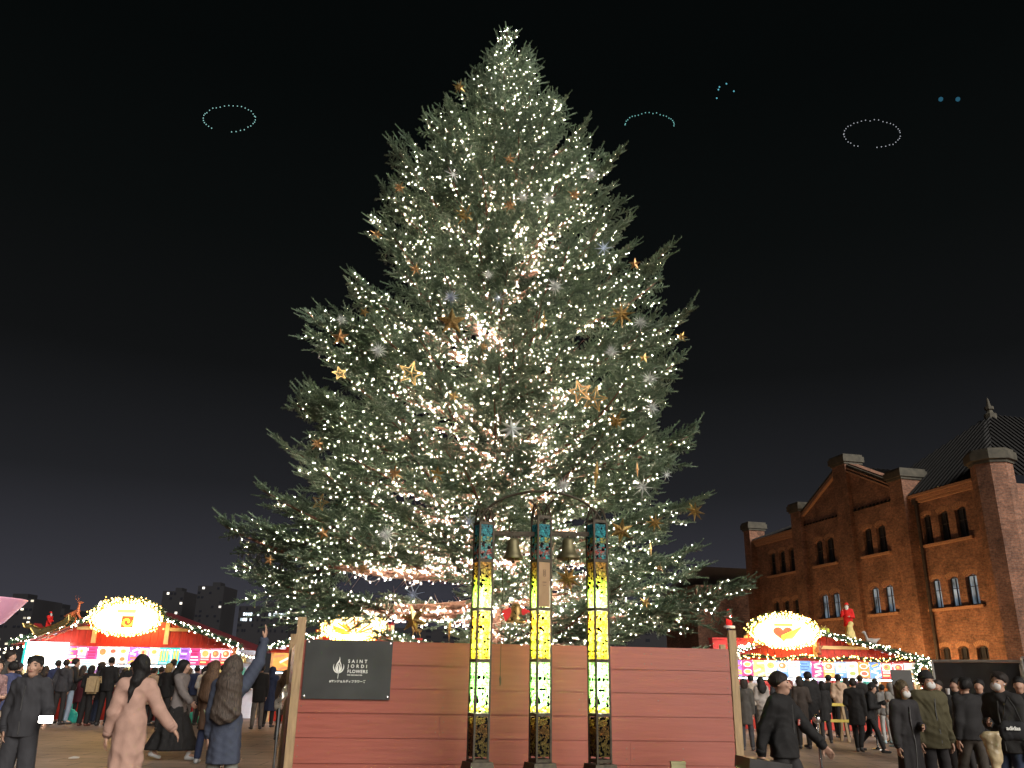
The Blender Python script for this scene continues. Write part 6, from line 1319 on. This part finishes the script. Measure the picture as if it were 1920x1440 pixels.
# ------------------------------------------------------------------ far city
far_wall = mat('far_wall', (.009, .009, .012), .8, 0, .2, .05)
def tower(label, u0, u1, vt, Y, nx, nz, lit, col, wd=.6, hd=.45, only=None, s=1.0):
    a, b = at(u0, vt, Y), at(u1, vt, Y); w = b.x - a.x; H_ = a.z; t = thing('city_building', label, 'building', ((a.x + b.x) / 2, Y, 0), 0, 'far city buildings across the water')
    q = MB(); q.box((0, 12, H_ / 2), (w, 24, H_)); q.build('wall', far_wall, t)
    q = MB(); q.box((w * .1, 8, H_ + 1.2), (w * .3, 8, 2.4)); q.build('roof_plant', far_wall, t)
    g_ = random.Random(int(u0 * 7 + u1)); px, pz = w / nx, H_ / nz
    q = MB(); q.box((0, 0, 0), (px * wd, .3, pz * hd)); me = [q.mesh('window', glow('city_window_%d_%d' % (int(col[2] * 10), k), col, (.8, .45, .2)[k] * s)) for k in range(3)]
    qd = MB(); qd.box((0, 0, 0), (px * wd, .3, pz * hd)); md = qd.mesh('window', mat('dark_city_window', (.012, .013, .018), .2, 0, 0))
    for j in range(nz):
        for i in range(nx):
            on = g_.random() < lit if only is None else ((i, nz - 1 - j) in only)
            if on or (j >= nz * .55 and g_.random() < .25): o = link('window', g_.choice(me) if on else md, t); o.location = (-w / 2 + (i + .5) * px, -.1, (j + .5) * pz)
tower('wide dark apartment block with many scattered lit windows at the picture edge', -30, 66, 1121, 380, 12, 16, .20, (1, .88, .66))
tower('dark block with a few lit windows behind the sleigh', 66, 122, 1140, 420, 8, 12, .10, (1, .9, .75))
tower('dim office block just right of the swirl sign', 306, 346, 1108, 520, 6, 16, .10, (1, .9, .78))
tower('dark tall block rising behind the right roof slope of the sleigh stall', 372, 421, 1098, 480, 7, 18, .06, (1, .92, .82))
tower('long low block with one bright row of blue white windows', 449, 545, 1136, 420, 22, 12, .0, (.78, .92, 1.0), .7, .5, {(2, 1), (3, 1), (4, 1), (5, 1), (13, 1), (15, 1), (16, 1), (17, 1), (18, 1), (19, 1), (20, 1), (1, 2), (2, 2), (3, 2), (5, 2), (8, 1)}, 1.6)
tower('dark low block between the long block and the plank fence', 545, 640, 1150, 450, 10, 9, .07, (1, .9, .8))
tower('dark block far behind the trunk of the big fir', 700, 1180, 1176, 500, 30, 8, .04, (1, .9, .8))
tower('dark block behind the right boughs and the heart sign', 1180, 1420, 1168, 520, 18, 8, .03, (1, .9, .8))
tower('low dark block between the two towers left of the long block', 122, 306, 1172, 520, 16, 8, .06, (1, .9, .8))
# ------------------------------------------------------------------ pink lit funnel canopy at the left edge
pc = at(-62, 1124, 22); t = thing('funnel_canopy', 'pink lit funnel shaped fabric canopy at the left picture edge', 'canopy', (pc.x, 22, 0))
e0, e1 = at(38, 1125, 22), at(-2, 1166, 22)
q = MB(); q.lathe([(.12, e1.z - .5), (abs(e1.x - pc.x), e1.z), (abs(e0.x - pc.x), e0.z), (abs(e0.x - pc.x) + .02, e0.z + .03), (.15, e0.z - .1)], n=28); q.build('fabric', mat('pink_lit_fabric', (.62, .33, .43), .6, 0, .1, 3, emit=(.8, .36, .52), estr=.14), t, True)  # faint pink emission stands in for light from inside the canopy
q = MB(); q.tube([(0, 0, 0), (0, 0, e1.z)], .06, 10); q.build('pole', chrome, t)
# ------------------------------------------------------------------ things standing on the plaza
tarp = mat('black_tarp', (.016, .016, .017), .38, 0, .2, 6, spec=.6); pipe = mat('silver_pipe', (.45, .44, .42), .35, .8, .15)
def screen(label, u0, u1, Y0, Y1, vt0, vt1, fold):
    a, b = at(u0, vt0, Y0), at(u1, vt1, Y1); t = thing('screen_panel', label, 'screen panel', (a.x, a.y, 0), math.atan2(b.y - a.y, b.x - a.x), 'framed black screens before the warehouse'); L = math.hypot(b.x - a.x, b.y - a.y); H_ = (a.z + b.z) / 2
    q = MB(); n, m = 40, 16; vs = []
    for j in range(m + 1):
        for i in range(n + 1):
            x, z = i / n, j / m; y = .012 * math.sin(x * 9 + z * 4)
            if fold: y += .05 * max(0, x - .5) * 2 * math.sin((x * .8 + (1 - z) * 1.0) * 30) * max(0, z - .25)
            vs.append((x * L, y, .05 + z * (H_ - .08)))
    q.add(vs, [(j * (n + 1) + i, j * (n + 1) + i + 1, (j + 1) * (n + 1) + i + 1, (j + 1) * (n + 1) + i) for j in range(m) for i in range(n)]); q.build('sheet', tarp, t, True)
    for nm, P in (('top_rail', [(0, 0, H_), (L, 0, H_)]), ('bottom_rail', [(0, 0, .06), (L, 0, .06)]), ('post', [(0, 0, 0), (0, 0, H_)]), ('post', [(L, 0, 0), (L, 0, H_)])): q = MB(); q.tube(P, .026, 8); q.build(nm, pipe, t)
    for x in (0.1, L - .1): q = MB(); q.box((x, 0, .025), (.08, .6, .05)); q.build('foot', black_metal, t)
screen('long black screen on silver pipe frame, creased at its far right top', 1748, 1911, 17.5, 16.6, 1243, 1236, True)
screen('next black screen panel cut by the right picture edge', 1916, 2040, 16.5, 15.8, 1236, 1230, False)
p = at(1690, 1256, 19); t = thing('notice_board', 'plain black standing board behind the masked couple', 'board', (p.x, 19, 0)); q = MB(); q.box((0, 0, p.z - .62), (.44, .03, 1.24), (R(-4), 0, 0)); q.build('board', mat('board_black', (.03, .028, .025), .5, 0, .1), t)
for s_ in (-1, 1): q = MB(); q.tube([(s_ * .18, .0, p.z - 1.2), (s_ * .18, .1, 0)], .015, 6); q.build('leg', black_metal, t)
def stanchion(label, u, Y, h_, ball=False):
    x = at(u, 1300, Y).x; t = thing('stanchion', label, 'queue post', (x, Y, 0), 0, 'queue posts at the garland stall'); q = MB(); q.lathe([(.15, 0), (.15, .015), (.05, .04), (.022, .06), (.022, h_)], n=14); q.build('pole', chrome, t, True)
    q = MB(); q.ball((0, 0, h_ + (.05 if ball else .01)), .07 if ball else .035, 12, 7); q.build('knob', chrome, t, True)
stanchion('chrome queue post with a round knob beside the walking man', 1527, 13.8, .92, True); stanchion('thin chrome queue post behind the striding black coat', 1634, 21.4, .95); stanchion('chrome queue post at the right end of the garland stall', 1660, 24.2, .95)
t = thing('trestle_barrier', 'wooden trestle barrier with yellow rails beside the big black coat', 'barrier', (at(1552, 1350, 23.9).x, 23.9, 0))
for x in (-.28, .42):
    for s_ in (-1, 1): q = MB(); q.beam((x, 0, .95), (x, s_ * .26, 0), .06, .05); q.build('leg', pale_wood, t)
for z in (.52, .92): q = MB(); q.box((.07, -.04 if z > .6 else -.16, z), (.9, .03, .07)); q.build('rail', mat('yellow_rail', (.55, .42, .08), .5), t)
t = thing('hand_cart', 'black hand cart with silver bars pulled by the man in black jacket', 'cart', (at(1428, 1400, 8.3).x, 8.3, 0), R(8))
q = MB(); q.box((0, 0, .80), (.40, .34, .10), (0, R(7), 0)); q.build('tray', mat('cart_black', (.018, .017, .017), .35, 0, .2), t)
for z in (.70, .655): q = MB(); q.tube([(-.2, -.16, z), (.2, -.16, z - .012)], .013, 8); q.build('bar', chrome, t)
q = MB(); q.tube([(.09, -.17, .665), (.2, -.17, .66)], .034, 12); q.build('roll', mat('roll_white', (.62, .62, .55), .6), t)
q = MB(); q.box((0, .02, .42), (.38, .28, .36)); q.build('bin', mat('cart_black', (.02, .02, .02)), t)
for x in (-.15, .15):
    for y in (-.13, .13): q = MB(); q.tube([(x - .015, y, .06), (x + .015, y, .06)], .06, 12); q.build('wheel', black_metal, t); q = MB(); q.box((x, y, .17), (.02, .03, .16)); q.build('fork', chrome, t)
a, b = at(524, 1322, 10.1), at(513, 1440, 10.0); d_ = (b - a); b2 = b + d_ * ((0.02 - b.z) / d_.z)
t = thing('camera_pole', 'black pole with crumpled foil clamp leaning near the fence corner post', 'pole', b2)
q = MB(); q.tube([Vector((0, 0, 0)), (a - b2)], .014, 8); q.build('rod', black_metal, t); q = MB(); q.tube([(a - b2) * .72, (a - b2) * .98], .024, 8); q.build('grip', black_metal, t)
link('foil_clamp', field_mesh('foil_clamp', [ell(tuple(a - b2), (.05, .04, .06)), ell(tuple(a - b2 + Vector((.03, 0, .08))), (.04, .04, .05)), cap(tuple(a - b2 + Vector((.02, 0, .1))), tuple(a - b2 + Vector((.05, 0, .2))), .03, .015)], .011, mat('foil', (.45, .42, .36), .3, .8, .3, 30), .02, 9), t)
for k in range(3): q = MB(); q.tube([(0, 0, .16), (.22 * math.cos(k * 2.1 + .5), .22 * math.sin(k * 2.1 + .5), 0)], .009, 6); q.build('leg', black_metal, t)
p = at(1271, 1432, 9.7); t = thing('wooden_stake', 'short pale wooden stake in front of the right half of the fence', 'stake', (p.x, 9.7, 0)); q = MB(); q.box((0, 0, p.z / 2), (.15, .07, p.z)); q.build('shaft', mat('stake_wood', (.42, .40, .22), .7, 0, .2), t); q = MB(); q.box((0, 0, p.z + .012), (.16, .08, .022)); q.build('top', mat('stake_wood', (.4, .4, .2)), t)
def atg(u, v): d = ray(u, v); k = -EYE / d.z; return Vector((d.x * k, d.y * k, 0))
sc_ = MB(); sc_.add([(-.09, -.05, .006), (.08, -.07, .012), (.1, .05, .02), (.0, .03, .035), (-.08, .07, .008), (-.09, -.05, .003), (.08, -.07, .006), (.1, .05, .01), (.0, .03, .02), (-.08, .07, .004)], [(0, 1, 3), (1, 2, 3), (0, 3, 4), (5, 8, 6), (6, 8, 7), (5, 9, 8)]); o = sc_.build('paper_scrap', mask_m); o.location = atg(138, 1422); o.rotation_euler = (0, 0, .5); tag(o, 'white scrap of paper lying on the paving before the beige pink coat', 'litter')
bx = at(141, 1330, 25.9); o = link('shopping_bag', field_mesh('shopping_bag', [cap((-.12, 0, .14), (.12, 0, .14), .16, sy=.6), cap((-.08, 0, .3), (.08, 0, .3), .10, sy=.6), cap((0, 0, .4), (.03, 0, .5), .05, .03)], .02, mat('teal_plastic', (.03, .36, .30), .35, 0, .2), .012, 2)); o.location = (bx.x, 25.6, -.0); tag(o, 'teal plastic shopping bag on the ground in the left queue', 'bag')
bx = at(364, 1335, 26); o = link('shopping_bag', field_mesh('shopping_bag', [cap((-.10, 0, .13), (.10, 0, .13), .14, sy=.6), cap((-.06, 0, .27), (.06, 0, .27), .08, sy=.6)], .02, mat('green_plastic', (.04, .40, .25), .35, 0, .2), .012, 3)); o.location = (bx.x, 25.9, 0); tag(o, 'green plastic bag on the ground behind the grey jacket woman', 'bag')
q = MB(); q.box((0, 0, 0), (.52, .02, .30), col=(.75, .85, .84))
for k in range(4): quad(q, -.2, .12 - .05 * (k % 2), -.1 + .06 * k, -.075 + .06 * k, -.012, (.2, .45, .5))
o = q.build('menu_sheet', print_mat('sheet_print', .5), s1); p = at(164, 1246, 26.7); o.location = (p.x + 11.62, -.25, p.z)
